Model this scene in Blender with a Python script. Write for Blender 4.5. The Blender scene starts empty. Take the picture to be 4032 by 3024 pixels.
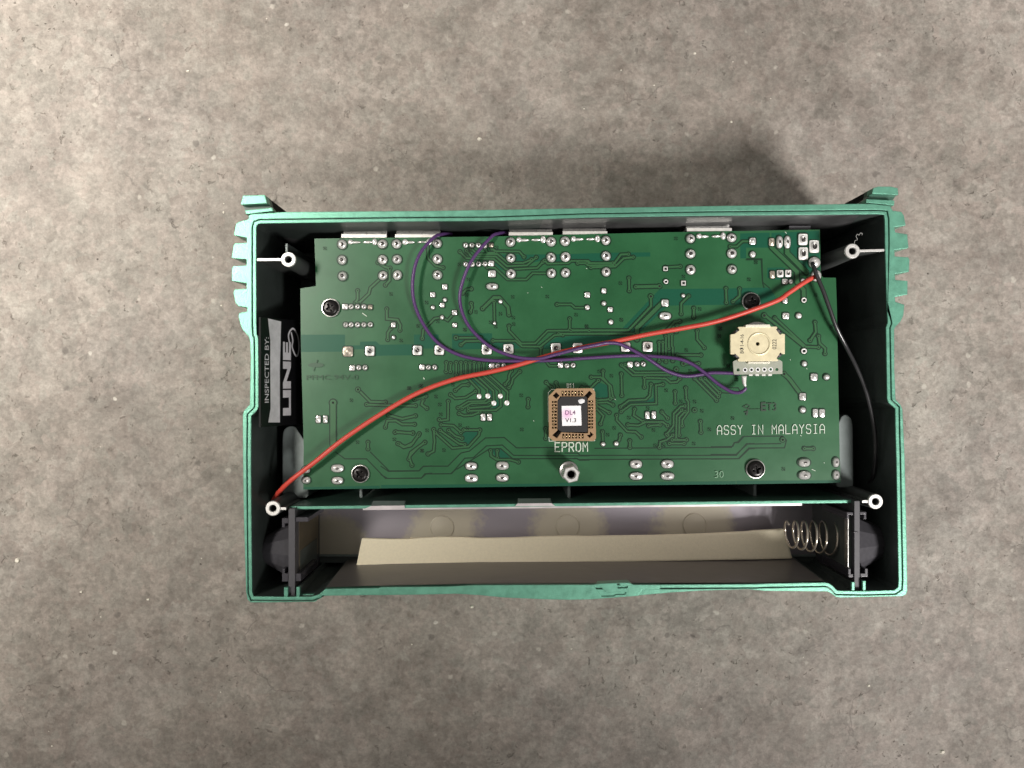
import bpy, bmesh, math, random
from mathutils import Vector
from mathutils.geometry import tessellate_polygon

random.seed(7)
scene = bpy.context.scene
col = scene.collection
R = math.radians

# ------------------------------------------------------------------ camera, light, exposure
F = 3270.0            # focal length in photo pixels (4032 wide)
DR = 308.0            # mm from the lens to the rim of the open enclosure
ZR = 66.0             # mm, height of that rim above the floor
cam_data = bpy.data.cameras.new('camera')
cam_data.sensor_width = 36.0
cam_data.lens = 36.0 * F / 4032.0
cam_data.clip_start = 0.01
cam_data.clip_end = 50.0
cam_data.dof.use_dof = True
cam_data.dof.focus_distance = 0.319
cam_data.dof.aperture_fstop = 28.0
cam = bpy.data.objects.new('camera', cam_data)
cam.location = (0, 0, (ZR + DR) * 0.001)
cam.rotation_euler = (0, 0, 0)
col.objects.link(cam)
scene.camera = cam

world = bpy.data.worlds.new('World')
scene.world = world
world.use_nodes = True
bg = world.node_tree.nodes['Background']
bg.inputs[0].default_value = (1.0, 0.95, 0.89, 1)
bg.inputs[1].default_value = 0.225


def spot(name, loc, target, half_angle, blend, radius, power, color):
    d = bpy.data.lights.new(name, 'SPOT')
    d.spot_size = 2 * R(half_angle)
    d.spot_blend = blend
    d.shadow_soft_size = radius
    d.energy = power
    d.color = color
    o = bpy.data.objects.new(name, d)
    o.location = loc
    o.rotation_euler = (Vector(target) - Vector(loc)).to_track_quat('-Z', 'Y').to_euler()
    col.objects.link(o)
    return o


spot('lamp_left', (-0.66, 0.22, 1.0), (-0.405, 0.185, 0.0), 20.5, 0.5, 0.18, 136.0, (1.0, 0.95, 0.87))
spot('lamp_right', (0.68, -0.62, 1.08), (0.235, 0.03, 0.0), 15.2, 1.0, 0.18, 130.0, (1.0, 0.96, 0.92))
spot('lamp_corner', (0.75, 0.75, 1.1), (0.40, 0.28, 0.0), 13, 1.0, 0.12, 70.0, (1.0, 0.95, 0.89))

scene.view_settings.view_transform = 'Standard'
scene.view_settings.look = 'None'
scene.view_settings.exposure = 0.0
scene.view_settings.gamma = 1.0


# ------------------------------------------------------------------ materials
def nd(t, kind, **kw):
    n = t.nodes.new(kind)
    for k, v in kw.items():
        setattr(n, k, v)
    return n


def mat(name, color, rough=0.5, metal=0.0, noise=None, bump=None, bevel=0.0, spec=None, coat=0.0, alpha=None, sss=0.0):
    """noise = (scale per metre, amount); bump = (scale per metre, distance in m); bevel = radius in mm"""
    m = bpy.data.materials.new(name)
    m.use_nodes = True
    t = m.node_tree
    p = t.nodes['Principled BSDF']
    p.inputs['Base Color'].default_value = (*color, 1)
    p.inputs['Roughness'].default_value = rough
    p.inputs['Metallic'].default_value = metal
    if spec is not None:
        p.inputs['Specular IOR Level'].default_value = spec
    if coat:
        p.inputs['Coat Weight'].default_value = coat
        p.inputs['Coat Roughness'].default_value = 0.25
    geo = None
    if noise or bump:
        geo = nd(t, 'ShaderNodeNewGeometry')
    if noise:
        n = nd(t, 'ShaderNodeTexNoise')
        n.inputs['Scale'].default_value = noise[0]
        n.inputs['Detail'].default_value = 5
        n.inputs['Roughness'].default_value = 0.65
        t.links.new(geo.outputs['Position'], n.inputs['Vector'])
        r = nd(t, 'ShaderNodeMapRange')
        r.inputs['From Min'].default_value = 0.25
        r.inputs['From Max'].default_value = 0.75
        r.inputs['To Min'].default_value = 1 - noise[1]
        r.inputs['To Max'].default_value = 1 + noise[1]
        t.links.new(n.outputs['Fac'], r.inputs['Value'])
        mx = nd(t, 'ShaderNodeMix', data_type='RGBA', blend_type='MULTIPLY')
        mx.inputs[0].default_value = 1
        mx.inputs[6].default_value = (*color, 1)
        t.links.new(r.outputs[0], mx.inputs[7])
        t.links.new(mx.outputs[2], p.inputs['Base Color'])
        r2 = nd(t, 'ShaderNodeMapRange')
        r2.inputs['To Min'].default_value = max(0.03, rough - 0.12)
        r2.inputs['To Max'].default_value = min(1, rough + 0.12)
        t.links.new(n.outputs['Fac'], r2.inputs['Value'])
        t.links.new(r2.outputs[0], p.inputs['Roughness'])
    nrm = None
    if bevel:
        b = nd(t, 'ShaderNodeBevel', samples=4)
        b.inputs['Radius'].default_value = bevel * 0.001
        nrm = b.outputs[0]
    if bump:
        n = nd(t, 'ShaderNodeTexNoise')
        n.inputs['Scale'].default_value = bump[0]
        n.inputs['Detail'].default_value = 4
        t.links.new(geo.outputs['Position'], n.inputs['Vector'])
        b = nd(t, 'ShaderNodeBump')
        b.inputs['Strength'].default_value = 1.0
        b.inputs['Distance'].default_value = bump[1]
        t.links.new(n.outputs['Fac'], b.inputs['Height'])
        if nrm:
            t.links.new(nrm, b.inputs['Normal'])
        nrm = b.outputs[0]
    if nrm:
        t.links.new(nrm, p.inputs['Normal'])
    return m


def concrete():
    m = bpy.data.materials.new('concrete')
    m.use_nodes = True
    t = m.node_tree
    p = t.nodes['Principled BSDF']
    p.inputs['Roughness'].default_value = 0.62
    p.inputs['Specular IOR Level'].default_value = 0.35
    g = nd(t, 'ShaderNodeNewGeometry')
    pos = g.outputs['Position']

    def noise(scale, detail=6, rough=0.6, dist=0.0):
        n = nd(t, 'ShaderNodeTexNoise')
        n.inputs['Scale'].default_value = scale
        n.inputs['Detail'].default_value = detail
        n.inputs['Roughness'].default_value = rough
        n.inputs['Distortion'].default_value = dist
        t.links.new(pos, n.inputs['Vector'])
        return n.outputs['Fac']

    def rng(v, a, b, c, d):
        r = nd(t, 'ShaderNodeMapRange')
        r.inputs['From Min'].default_value = a
        r.inputs['From Max'].default_value = b
        r.inputs['To Min'].default_value = c
        r.inputs['To Max'].default_value = d
        t.links.new(v, r.inputs['Value'])
        return r.outputs[0]

    def mix(fac, a, b, blend='MIX'):
        x = nd(t, 'ShaderNodeMix', data_type='RGBA', blend_type=blend)
        if isinstance(fac, (int, float)):
            x.inputs[0].default_value = fac
        else:
            t.links.new(fac, x.inputs[0])
        for i, v in ((6, a), (7, b)):
            if isinstance(v, tuple):
                x.inputs[i].default_value = (*v, 1)
            else:
                t.links.new(v, x.inputs[i])
        return x.outputs[2]

    c = mix(rng(noise(9, 4, 0.55, 0.4), 0.35, 0.65, 0, 1), (0.200, 0.178, 0.157), (0.256, 0.232, 0.208))
    c = mix(rng(noise(14, 3, 0.5), 0.45, 0.75, 0, 0.35), c, (0.232, 0.208, 0.197))
    # cement blotches of all sizes down to the finest aggregate
    c = mix(1.0, c, mix(rng(noise(45, 10, 0.78, 0.3), 0.36, 0.64, 0, 1), (0.74, 0.73, 0.72), (1.22, 1.215, 1.21)), 'MULTIPLY')
    v = nd(t, 'ShaderNodeTexVoronoi', feature='F1')
    v.inputs['Scale'].default_value = 210
    wn0 = nd(t, 'ShaderNodeTexNoise')
    wn0.inputs['Scale'].default_value = 260
    wn0.inputs['Detail'].default_value = 4
    t.links.new(pos, wn0.inputs['Vector'])
    wv0 = nd(t, 'ShaderNodeVectorMath', operation='MULTIPLY_ADD')
    t.links.new(wn0.outputs['Color'], wv0.inputs[0])
    wv0.inputs[1].default_value = (0.008, 0.008, 0.008)
    t.links.new(pos, wv0.inputs[2])
    t.links.new(wv0.outputs[0], v.inputs['Vector'])
    sc = nd(t, 'ShaderNodeSeparateColor')
    t.links.new(v.outputs['Color'], sc.inputs[0])
    c = mix(1.0, c, mix(sc.outputs[0], (0.90, 0.895, 0.885), (1.10, 1.10, 1.10)), 'MULTIPLY')
    # rounded blotches a few millimetres across, gathered in patches
    blot = rng(noise(235, 2, 0.45, 0.6), 0.44, 0.62, 0, 1)
    patch = rng(noise(26, 4, 0.6), 0.36, 0.62, 0.25, 1)
    bm_ = nd(t, 'ShaderNodeMath', operation='MULTIPLY')
    t.links.new(blot, bm_.inputs[0])
    t.links.new(patch, bm_.inputs[1])
    c = mix(1.0, c, mix(bm_.outputs[0], (1.05, 1.05, 1.055), (0.82, 0.815, 0.81)), 'MULTIPLY')
    c = mix(1.0, c, mix(sc.outputs[1], (1.02, 0.99, 0.98), (0.98, 1.01, 1.0)), 'MULTIPLY')
    # dark pits in loose clusters
    pit = rng(noise(260, 4, 0.6, 0.5), 0.63, 0.68, 0, 1)
    zone = rng(noise(20, 3, 0.6), 0.40, 0.62, 0.0, 1.0)
    mul = nd(t, 'ShaderNodeMath', operation='MULTIPLY')
    t.links.new(pit, mul.inputs[0])
    t.links.new(zone, mul.inputs[1])
    c = mix(rng(mul.outputs[0], 0, 1, 0, 0.6), c, (0.085, 0.073, 0.062))

    # sparse specks: voronoi cells of which only a few are marked
    wn = nd(t, 'ShaderNodeTexNoise')
    wn.inputs['Scale'].default_value = 330
    wn.inputs['Detail'].default_value = 3
    t.links.new(pos, wn.inputs['Vector'])
    wv = nd(t, 'ShaderNodeVectorMath', operation='MULTIPLY_ADD')
    t.links.new(wn.outputs['Color'], wv.inputs[0])
    wv.inputs[1].default_value = (0.0028, 0.0028, 0.0028)
    t.links.new(pos, wv.inputs[2])

    def specks(scale, keep, r0, color, c, amount):
        v = nd(t, 'ShaderNodeTexVoronoi')
        v.inputs['Scale'].default_value = scale
        t.links.new(wv.outputs[0], v.inputs['Vector'])
        s = nd(t, 'ShaderNodeSeparateColor')
        t.links.new(v.outputs['Color'], s.inputs[0])
        a = rng(s.outputs[0], keep, keep + 0.01, 1, 0)
        b = rng(v.outputs['Distance'], r0 * 0.6, r0, 1, 0)
        mm = nd(t, 'ShaderNodeMath', operation='MULTIPLY')
        t.links.new(a, mm.inputs[0])
        t.links.new(b, mm.inputs[1])
        m2 = nd(t, 'ShaderNodeMath', operation='MULTIPLY')
        t.links.new(mm.outputs[0], m2.inputs[0])
        m2.inputs[1].default_value = amount
        return mix(m2.outputs[0], c, color)
    c = specks(90, 0.035, 0.11, (0.50, 0.47, 0.42), c, 0.7)
    c = specks(150, 0.05, 0.22, (0.44, 0.41, 0.36), c, 0.5)
    c = specks(85, 0.10, 0.16, (0.085, 0.073, 0.064), c, 0.65)
    # hairline cracks
    v = nd(t, 'ShaderNodeTexVoronoi', feature='DISTANCE_TO_EDGE')
    v.inputs['Scale'].default_value = 26
    n = nd(t, 'ShaderNodeTexNoise')
    n.inputs['Scale'].default_value = 40
    n.inputs['Detail'].default_value = 5
    t.links.new(pos, n.inputs['Vector'])
    vm = nd(t, 'ShaderNodeVectorMath', operation='MULTIPLY_ADD')
    t.links.new(n.outputs['Color'], vm.inputs[0])
    vm.inputs[1].default_value = (0.05, 0.05, 0.05)
    t.links.new(pos, vm.inputs[2])
    t.links.new(vm.outputs[0], v.inputs['Vector'])
    crack = rng(v.outputs['Distance'], 0.004, 0.014, 1, 0)
    gate = rng(noise(24, 2, 0.5), 0.57, 0.66, 0, 0.5)
    mm = nd(t, 'ShaderNodeMath', operation='MULTIPLY')
    t.links.new(crack, mm.inputs[0])
    t.links.new(gate, mm.inputs[1])
    c = mix(mm.outputs[0], c, (0.09, 0.077, 0.067))
    c = mix(1.0, c, mix(rng(noise(520, 6, 0.75), 0.34, 0.66, 0, 1), (0.78, 0.775, 0.77), (1.2, 1.2, 1.2)), 'MULTIPLY')
    t.links.new(c, p.inputs['Base Color'])
    b = nd(t, 'ShaderNodeBump')
    b.inputs['Strength'].default_value = 0.7
    b.inputs['Distance'].default_value = 0.0006
    ad = nd(t, 'ShaderNodeMath', operation='SUBTRACT')
    t.links.new(noise(300, 6, 0.65), ad.inputs[0])
    t.links.new(mul.outputs[0], ad.inputs[1])
    t.links.new(ad.outputs[0], b.inputs['Height'])
    t.links.new(b.outputs[0], p.inputs['Normal'])
    return m


def liner_metal():
    """tinned sheet with beige adhesive smears and a violet tarnish"""
    m = mat('tarnished_tin_sheet', (0.4, 0.36, 0.33), 0.38, 0.75)
    t = m.node_tree
    p = t.nodes['Principled BSDF']
    g = nd(t, 'ShaderNodeNewGeometry')
    n = nd(t, 'ShaderNodeTexNoise')
    n.inputs['Scale'].default_value = 60
    n.inputs['Detail'].default_value = 6
    n.inputs['Distortion'].default_value = 0.5
    t.links.new(g.outputs['Position'], n.inputs['Vector'])
    n2 = nd(t, 'ShaderNodeTexNoise')
    n2.inputs['Scale'].default_value = 500
    n2.inputs['Detail'].default_value = 4
    t.links.new(g.outputs['Position'], n2.inputs['Vector'])
    # adhesive smears left round the dimples
    last = None
    for cx, cy, rad in ((-0.0292, -0.0620, 0.0150), (0.0235, -0.0620, 0.0150), (0.0772, -0.0600, 0.0160), (-0.0770, -0.0680, 0.0145)):
        d = nd(t, 'ShaderNodeVectorMath', operation='SUBTRACT')
        d.inputs[1].default_value = (cx, cy, 0.024)
        t.links.new(g.outputs['Position'], d.inputs[0])
        l = nd(t, 'ShaderNodeVectorMath', operation='LENGTH')
        t.links.new(d.outputs[0], l.inputs[0])
        k = nd(t, 'ShaderNodeMath', operation='DIVIDE')
        t.links.new(l.outputs['Value'], k.inputs[0])
        k.inputs[1].default_value = rad
        if last is None:
            last = k.outputs[0]
        else:
            mn = nd(t, 'ShaderNodeMath', operation='MINIMUM')
            t.links.new(last, mn.inputs[0])
            t.links.new(k.outputs[0], mn.inputs[1])
            last = mn.outputs[0]
    ad = nd(t, 'ShaderNodeMath', operation='MULTIPLY_ADD')
    t.links.new(n.outputs['Fac'], ad.inputs[0])
    ad.inputs[1].default_value = 1.1
    t.links.new(last, ad.inputs[2])
    ad2 = nd(t, 'ShaderNodeMath', operation='MULTIPLY_ADD')
    t.links.new(n2.outputs['Fac'], ad2.inputs[0])
    ad2.inputs[1].default_value = 0.55
    t.links.new(ad.outputs[0], ad2.inputs[2])
    r = nd(t, 'ShaderNodeMapRange')
    r.inputs['From Min'].default_value = 1.60
    r.inputs['From Max'].default_value = 2.0
    t.links.new(ad2.outputs[0], r.inputs['Value'])
    cr = nd(t, 'ShaderNodeValToRGB')
    e = cr.color_ramp.elements
    e[0].position = 0.0
    e[0].color = (0.46, 0.425, 0.34, 1)
    e[1].position = 1.0
    e[1].color = (0.335, 0.31, 0.345, 1)
    x = cr.color_ramp.elements.new(0.45)
    x.color = (0.41, 0.375, 0.33, 1)
    t.links.new(r.outputs[0], cr.inputs[0])
    t.links.new(cr.outputs[0], p.inputs['Base Color'])
    r2 = nd(t, 'ShaderNodeMapRange')
    r2.inputs['To Min'].default_value = 0.15
    r2.inputs['To Max'].default_value = 0.65
    t.links.new(r.outputs[0], r2.inputs['Value'])
    t.links.new(r2.outputs[0], p.inputs['Metallic'])
    return m


M = {
    'concrete': concrete(),
    'paint': mat('mint_green_paint', (0.135, 0.365, 0.262), 0.36, 0.38, noise=(320, 0.18), bump=(1900, 0.00006), bevel=0.45),
    'dark_paint_and_shade': mat('dark_green_and_lug_shade', (0.040, 0.095, 0.070), 0.45, 0.0, noise=(300, 0.25)),  # dark green paint; on the corner lugs it stands for shade
    'black': mat('black_inner_coating', (0.058, 0.072, 0.067), 0.38, 0.0, noise=(60, 0.35), bump=(700, 0.00005)),
    'backwall': mat('glossy_black_back_wall', (0.17, 0.17, 0.173), 0.33, 0.55, noise=(70, 0.55), bump=(120, 0.0003)),
    'cast': mat('dark_casting', (0.062, 0.068, 0.066), 0.5, 0.0, noise=(200, 0.25)),
    'bare': mat('bare_cast_metal', (0.68, 0.67, 0.65), 0.42, 0.55, noise=(1500, 0.12), bevel=0.15),
    'board': mat('green_solder_mask', (0.0148, 0.099, 0.0345), 0.34, 0.0, noise=(40, 0.22), spec=0.5),
    'board_gap': mat('solder_mask_over_bare_laminate', (0.0045, 0.028, 0.012), 0.40, 0.0, spec=0.35),
    'board_area': mat('solder_mask_without_copper', (0.006, 0.082, 0.044), 0.36, 0.0, spec=0.3),
    'board_trace': mat('solder_mask_over_copper', (0.026, 0.108, 0.039), 0.36, 0.0, spec=0.45),
    'board_edge': mat('laminate_edge', (0.020, 0.075, 0.042), 0.55),
    'solder': mat('solder', (0.93, 0.915, 0.89), 0.24, 0.62, noise=(1800, 0.12), bump=(900, 0.00008)),
    'solder_dull': mat('dull_solder', (0.46, 0.41, 0.34), 0.40, 0.7, noise=(2500, 0.4)),
    'pin': mat('tin_pin_dark_reflection', (0.11, 0.105, 0.10), 0.30, 0.85),  # pin tops; dark overhead reflection in the solder is put into this colour
    'pad': mat('tinned_pad', (0.86, 0.85, 0.82), 0.36, 0.45, noise=(1500, 0.08)),
    'hole': mat('drilled_hole', (0.006, 0.008, 0.006), 0.8),
    'silk': mat('white_silkscreen', (0.60, 0.68, 0.58), 0.6),
    'steel': mat('zinc_plated_steel', (0.62, 0.61, 0.59), 0.30, 0.95, noise=(700, 0.12), bevel=0.15),
    'plate': mat('nickel_plate', (0.80, 0.78, 0.74), 0.42, 0.6, noise=(400, 0.1)),
    'screw': mat('black_oxide_screw', (0.018, 0.016, 0.016), 0.30, 0.55, bevel=0.25, noise=(1200, 0.3)),
    'red': mat('red_wire_insulation', (0.58, 0.062, 0.042), 0.42, bump=(1500, 0.00004)),
    'blackwire': mat('black_wire_insulation', (0.026, 0.026, 0.028), 0.30, spec=0.7),
    'purple': mat('purple_wire_insulation', (0.085, 0.036, 0.135), 0.36, bump=(1500, 0.00004)),
    'tan': mat('tan_socket_plastic', (0.36, 0.225, 0.118), 0.55, noise=(700, 0.07), bevel=0.2),
    'slot': mat('dark_socket_cavity', (0.012, 0.010, 0.009), 0.7),
    'gold': mat('gilt_contact', (0.80, 0.62, 0.34), 0.25, 0.9),
    'chip': mat('black_chip_epoxy', (0.014, 0.013, 0.014), 0.55, noise=(1500, 0.25), bevel=0.2),
    'white': mat('white_paint', (0.80, 0.80, 0.82), 0.5),
    'cream': mat('cream_plated_metal', (0.78, 0.70, 0.47), 0.36, 0.25, noise=(350, 0.08), bevel=0.2),
    'cream_pale': mat('pale_cream_tab', (0.90, 0.86, 0.72), 0.32, 0.3, bevel=0.2),  # paler cream for the folded tabs
    'daughter': mat('translucent_grey_laminate', (0.33, 0.35, 0.29), 0.45, noise=(500, 0.1)),
    'chrome': mat('bright_clip_metal', (0.50, 0.49, 0.52), 0.22, 0.9),
    'ink': mat('black_ink', (0.015, 0.014, 0.012), 0.6),
    'ink_faint': mat('faded_dark_ink', (0.012, 0.035, 0.018), 0.5),
    'etched': mat('etched_lettering', (0.009, 0.060, 0.022), 0.4),
    'ink_purple': mat('purple_ink', (0.20, 0.10, 0.20), 0.6),
    'foam': mat('cream_foam', (0.97, 0.885, 0.665), 0.9, noise=(900, 0.05), bump=(2500, 0.00012), bevel=1.2),
    'liner': liner_metal(),
    'flange': mat('bright_sheet_edge', (0.72, 0.67, 0.68), 0.36, 0.8, noise=(120, 0.1)),
    'plastic': mat('charcoal_plastic', (0.056, 0.054, 0.062), 0.5, noise=(800, 0.14), bevel=0.35),
    'plastic_gloss': mat('glossy_charcoal_plastic', (0.050, 0.047, 0.056), 0.26, bevel=0.3),
    'brown': mat('dark_compartment_wall', (0.145, 0.132, 0.126), 0.40, noise=(55, 0.22), bump=(90, 0.0002)),
    'spring': mat('nickel_spring_wire', (0.76, 0.68, 0.58), 0.20, 0.85),
    'brass': mat('tarnished_brass', (0.22, 0.18, 0.125), 0.35, 0.8, noise=(300, 0.35)),
    'grey': mat('grey_cast_and_tab_reflection', (0.20, 0.235, 0.23), 0.40, 0.25, noise=(120, 0.2), bevel=0.8),
    'lug_shade': mat('black_lug_shade', (0.010, 0.010, 0.010), 0.85, spec=0.15),  # shade on the sides of the mint lugs, put into the colour
    'sticker': mat('black_sticker', (0.006, 0.006, 0.007), 0.38),
    'sticker_white': mat('grey_white_print', (0.74, 0.73, 0.76), 0.45, noise=(160, 0.22)),
    'grit_pale': mat('pale_grit', (0.62, 0.58, 0.50), 0.8),
    'grit_dark': mat('dark_grit', (0.09, 0.078, 0.068), 0.8),
    'rubbed': mat('rubbed_white_ink', (0.17, 0.32, 0.20), 0.6, noise=(2500, 0.5)),
    'lint': mat('pale_lint', (0.5, 0.5, 0.48), 0.9),
}


def chip_label():
    """white paper with a pink stain in its upper left"""
    m = mat('white_paper_with_pink_stain', (0.95, 0.94, 0.95), 0.6)
    t = m.node_tree
    p = t.nodes['Principled BSDF']
    c = nd(t, 'ShaderNodeTexCoord')
    mp = nd(t, 'ShaderNodeVectorMath', operation='SUBTRACT')
    mp.inputs[1].default_value = (-0.0018, 0.0006, 0.0)
    t.links.new(c.outputs['Object'], mp.inputs[0])
    ln = nd(t, 'ShaderNodeVectorMath', operation='LENGTH')
    t.links.new(mp.outputs[0], ln.inputs[0])
    r = nd(t, 'ShaderNodeMapRange')
    r.inputs['From Min'].default_value = 0.0003
    r.inputs['From Max'].default_value = 0.0029
    r.inputs['To Min'].default_value = 1
    r.inputs['To Max'].default_value = 0
    t.links.new(ln.outputs['Value'], r.inputs['Value'])
    x = nd(t, 'ShaderNodeMix', data_type='RGBA')
    x.inputs[6].default_value = (0.96, 0.95, 0.97, 1)
    x.inputs[7].default_value = (0.92, 0.50, 0.78, 1)
    t.links.new(r.outputs[0], x.inputs[0])
    t.links.new(x.outputs[2], p.inputs['Base Color'])
    return m


M['chip_label'] = chip_label()

# ------------------------------------------------------------------ measuring: photo pixels and depth below the rim -> millimetres
REG = {1: (880, 700, .3707), 2: (1600, 780, .3707), 3: (2200, 780, .3707), 4: (2800, 700, .3707),
       5: (880, 1200, .3707), 6: (1500, 1250, .3707), 7: (2150, 1250, .3707), 8: (2800, 1200, .3707),
       9: (880, 1780, .3707), 10: (1500, 1780, .3707), 11: (2200, 1780, .3707), 12: (2900, 1780, .3707),
       'E': (2050, 1480, .18083), 'K': (2830, 1250, .18083), 'D': (0, 0, 1.82278)}
DP = 12.6             # depth of the circuit board below the rim


def S(reg, u, v):
    a = REG[reg]
    return (a[0] + u * a[2], a[1] + v * a[2])


def W(reg, u, v, d):
    x, y = S(reg, u, v)
    k = (DR + d) / F
    return Vector(((x - 2016) * k, (1512 - y) * k, ZR - d))


def W2(reg, pts, d):
    return [tuple(W(reg, u, v, d)[:2]) for u, v in pts]


def mmz(reg, n, d):
    """length of n zoomed pixels at depth d in mm"""
    return n * REG[reg][2] * (DR + d) / F


# ------------------------------------------------------------------ mesh builder (millimetres, world coordinates)
class MB:
    def __init__(self):
        self.v, self.f, self.mi = [], [], []

    def add(self, verts, faces, mi=0):
        b = len(self.v)
        self.v += [tuple(p) for p in verts]
        for f in faces:
            self.f.append([b + i for i in f])
            self.mi.append(mi)

    def cap(self, loops, z, mi=0):
        pl = [[Vector((x, y, 0)) for x, y in l] for l in loops]
        tri = tessellate_polygon(pl)
        self.add([(x, y, z) for l in loops for x, y in l], [list(t) for t in tri], mi)

    def wall(self, loop, z0, z1, loop1=None, mi=0, closed=True):
        n = len(loop)
        l1 = loop1 or loop
        vs = [(x, y, z0) for x, y in loop] + [(x, y, z1) for x, y in l1]
        self.add(vs, [[i, (i + 1) % n, n + (i + 1) % n, n + i] for i in range(n if closed else n - 1)], mi)

    def prism(self, outer, z0, z1, holes=(), mi=0, bottom=True, mi_wall=None):
        mw = mi if mi_wall is None else mi_wall
        self.cap([outer] + list(holes), z1, mi)
        if bottom:
            self.cap([outer] + list(holes), z0, mi)
        for l in [outer] + list(holes):
            self.wall(l, z0, z1, mi=mw)
        return self

    def box(self, x0, x1, y0, y1, z0, z1, mi=0):
        return self.prism([(x0, y0), (x1, y0), (x1, y1), (x0, y1)], z0, z1, mi=mi)

    def lathe(self, c, prof, seg=24, axis='Z', mi=0, caps=True):
        c = Vector(c)
        rings = []
        b = len(self.v)
        for r, h in prof:
            ring = []
            for i in range(seg):
                a = 2 * math.pi * i / seg
                if axis == 'Z':
                    p = c + Vector((r * math.cos(a), r * math.sin(a), h))
                elif axis == 'X':
                    p = c + Vector((h, r * math.cos(a), r * math.sin(a)))
                else:
                    p = c + Vector((r * math.cos(a), h, r * math.sin(a)))
                ring.append(len(self.v))
                self.v.append(tuple(p))
            rings.append(ring)
        for k in range(len(rings) - 1):
            m = mi[k] if isinstance(mi, (list, tuple)) else mi
            for i in range(seg):
                j = (i + 1) % seg
                self.f.append([rings[k][i], rings[k][j], rings[k + 1][j], rings[k + 1][i]])
                self.mi.append(m)
        if caps:
            for ring, m in ((rings[0], 0), (rings[-1], -1)):
                self.f.append(list(ring))
                self.mi.append(mi[m] if isinstance(mi, (list, tuple)) else mi)
        return self

    def tube(self, path, r, seg=10, mi=0):
        path = [Vector(p) for p in path]
        rings = []
        up = Vector((0, 0, 1))
        n = len(path)
        for i, p in enumerate(path):
            t = (path[min(i + 1, n - 1)] - path[max(i - 1, 0)]).normalized()
            s = t.cross(up)
            if s.length < 1e-3:
                s = t.cross(Vector((0, 1, 0)))
            s.normalize()
            u = s.cross(t).normalized()
            ring = []
            for k in range(seg):
                a = 2 * math.pi * k / seg
                ring.append(len(self.v))
                self.v.append(tuple(p + (s * math.cos(a) + u * math.sin(a)) * r))
            rings.append(ring)
        for k in range(n - 1):
            for i in range(seg):
                j = (i + 1) % seg
                self.f.append([rings[k][i], rings[k][j], rings[k + 1][j], rings[k + 1][i]])
                self.mi.append(mi)
        for ring in (rings[0], rings[-1]):
            self.f.append(list(ring))
            self.mi.append(mi)
        return self

    def disc(self, x, y, r, z, seg=14, mi=0):
        b = [(x + r * math.cos(2 * math.pi * i / seg), y + r * math.sin(2 * math.pi * i / seg), z) for i in range(seg)]
        self.add(b, [list(range(seg))], mi)

    def annulus(self, x, y, r0, r1, z, seg=18, mi=0, a0=0.0, a1=2 * math.pi):
        full = abs(a1 - a0 - 2 * math.pi) < 1e-6
        k = seg if full else seg + 1
        A = [a0 + (a1 - a0) * i / seg for i in range(k)]
        vs = [(x + r0 * math.cos(a), y + r0 * math.sin(a), z) for a in A] + [(x + r1 * math.cos(a), y + r1 * math.sin(a), z) for a in A]
        self.add(vs, [[i, (i + 1) % k, k + (i + 1) % k, k + i] for i in range(seg)], mi)

    def strip(self, pts, w, z, mi=0, caps=True):
        pts = [Vector((p[0], p[1])) for p in pts]
        n = len(pts)
        L, Rr = [], []
        for i in range(n):
            if i == 0:
                d0 = d1 = (pts[1] - pts[0]).normalized()
            elif i == n - 1:
                d0 = d1 = (pts[-1] - pts[-2]).normalized()
            else:
                d0 = (pts[i] - pts[i - 1]).normalized()
                d1 = (pts[i + 1] - pts[i]).normalized()
            t = (d0 + d1)
            t = t.normalized() if t.length > 1e-4 else d0
            nn = Vector((-t.y, t.x))
            k = w / 2 / max(0.5, nn.dot(Vector((-d0.y, d0.x))))
            L.append(pts[i] + nn * k)
            Rr.append(pts[i] - nn * k)
        vs = [(p.x, p.y, z) for p in L] + [(p.x, p.y, z) for p in Rr]
        self.add(vs, [[i, i + 1, n + i + 1, n + i] for i in range(n - 1)], mi)
        if caps:
            for i, d in ((0, pts[0] - pts[1]), (n - 1, pts[-1] - pts[-2])):
                a = math.atan2(d.y, d.x)
                fan = [(pts[i].x + w / 2 * math.cos(a - math.pi / 2 + math.pi * k / 6), pts[i].y + w / 2 * math.sin(a - math.pi / 2 + math.pi * k / 6), z) for k in range(7)]
                self.add(fan, [list(range(7))], mi)

    def build(self, name, mats, parent=None, origin=None, smooth=None, recalc=True):
        if not isinstance(mats, (list, tuple)):
            mats = [mats]
        if origin is None:
            if parent is not None:
                origin = Vector(parent['_o'])
            else:
                xs, ys, zs = zip(*self.v)
                origin = Vector(((min(xs) + max(xs)) / 2, (min(ys) + max(ys)) / 2, min(zs)))
        origin = Vector(origin)
        me = bpy.data.meshes.new(name)
        me.from_pydata([tuple((Vector(p) - origin) * 0.001) for p in self.v], [], self.f)
        for m in mats:
            me.materials.append(M[m])
        me.polygons.foreach_set('material_index', self.mi)
        if recalc:
            bm = bmesh.new()
            bm.from_mesh(me)
            bmesh.ops.remove_doubles(bm, verts=bm.verts, dist=2e-7)
            bmesh.ops.recalc_face_normals(bm, faces=bm.faces)
            bm.to_mesh(me)
            bm.free()
        if smooth is not None:
            me.shade_smooth()
            me.set_sharp_from_angle(angle=R(smooth))
        o = bpy.data.objects.new(name, me)
        col.objects.link(o)
        if parent is None:
            o.location = origin * 0.001
        else:
            o.parent = parent
            o.location = (origin - Vector(parent['_o'])) * 0.001
        o['_o'] = list(origin)
        return o


def tag(o, label=None, cat=None, group=None, kind=None):
    if label:
        o['label'] = label
    if cat:
        o['category'] = cat
    if group:
        o['group'] = group
    if kind:
        o['kind'] = kind
    return o


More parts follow.
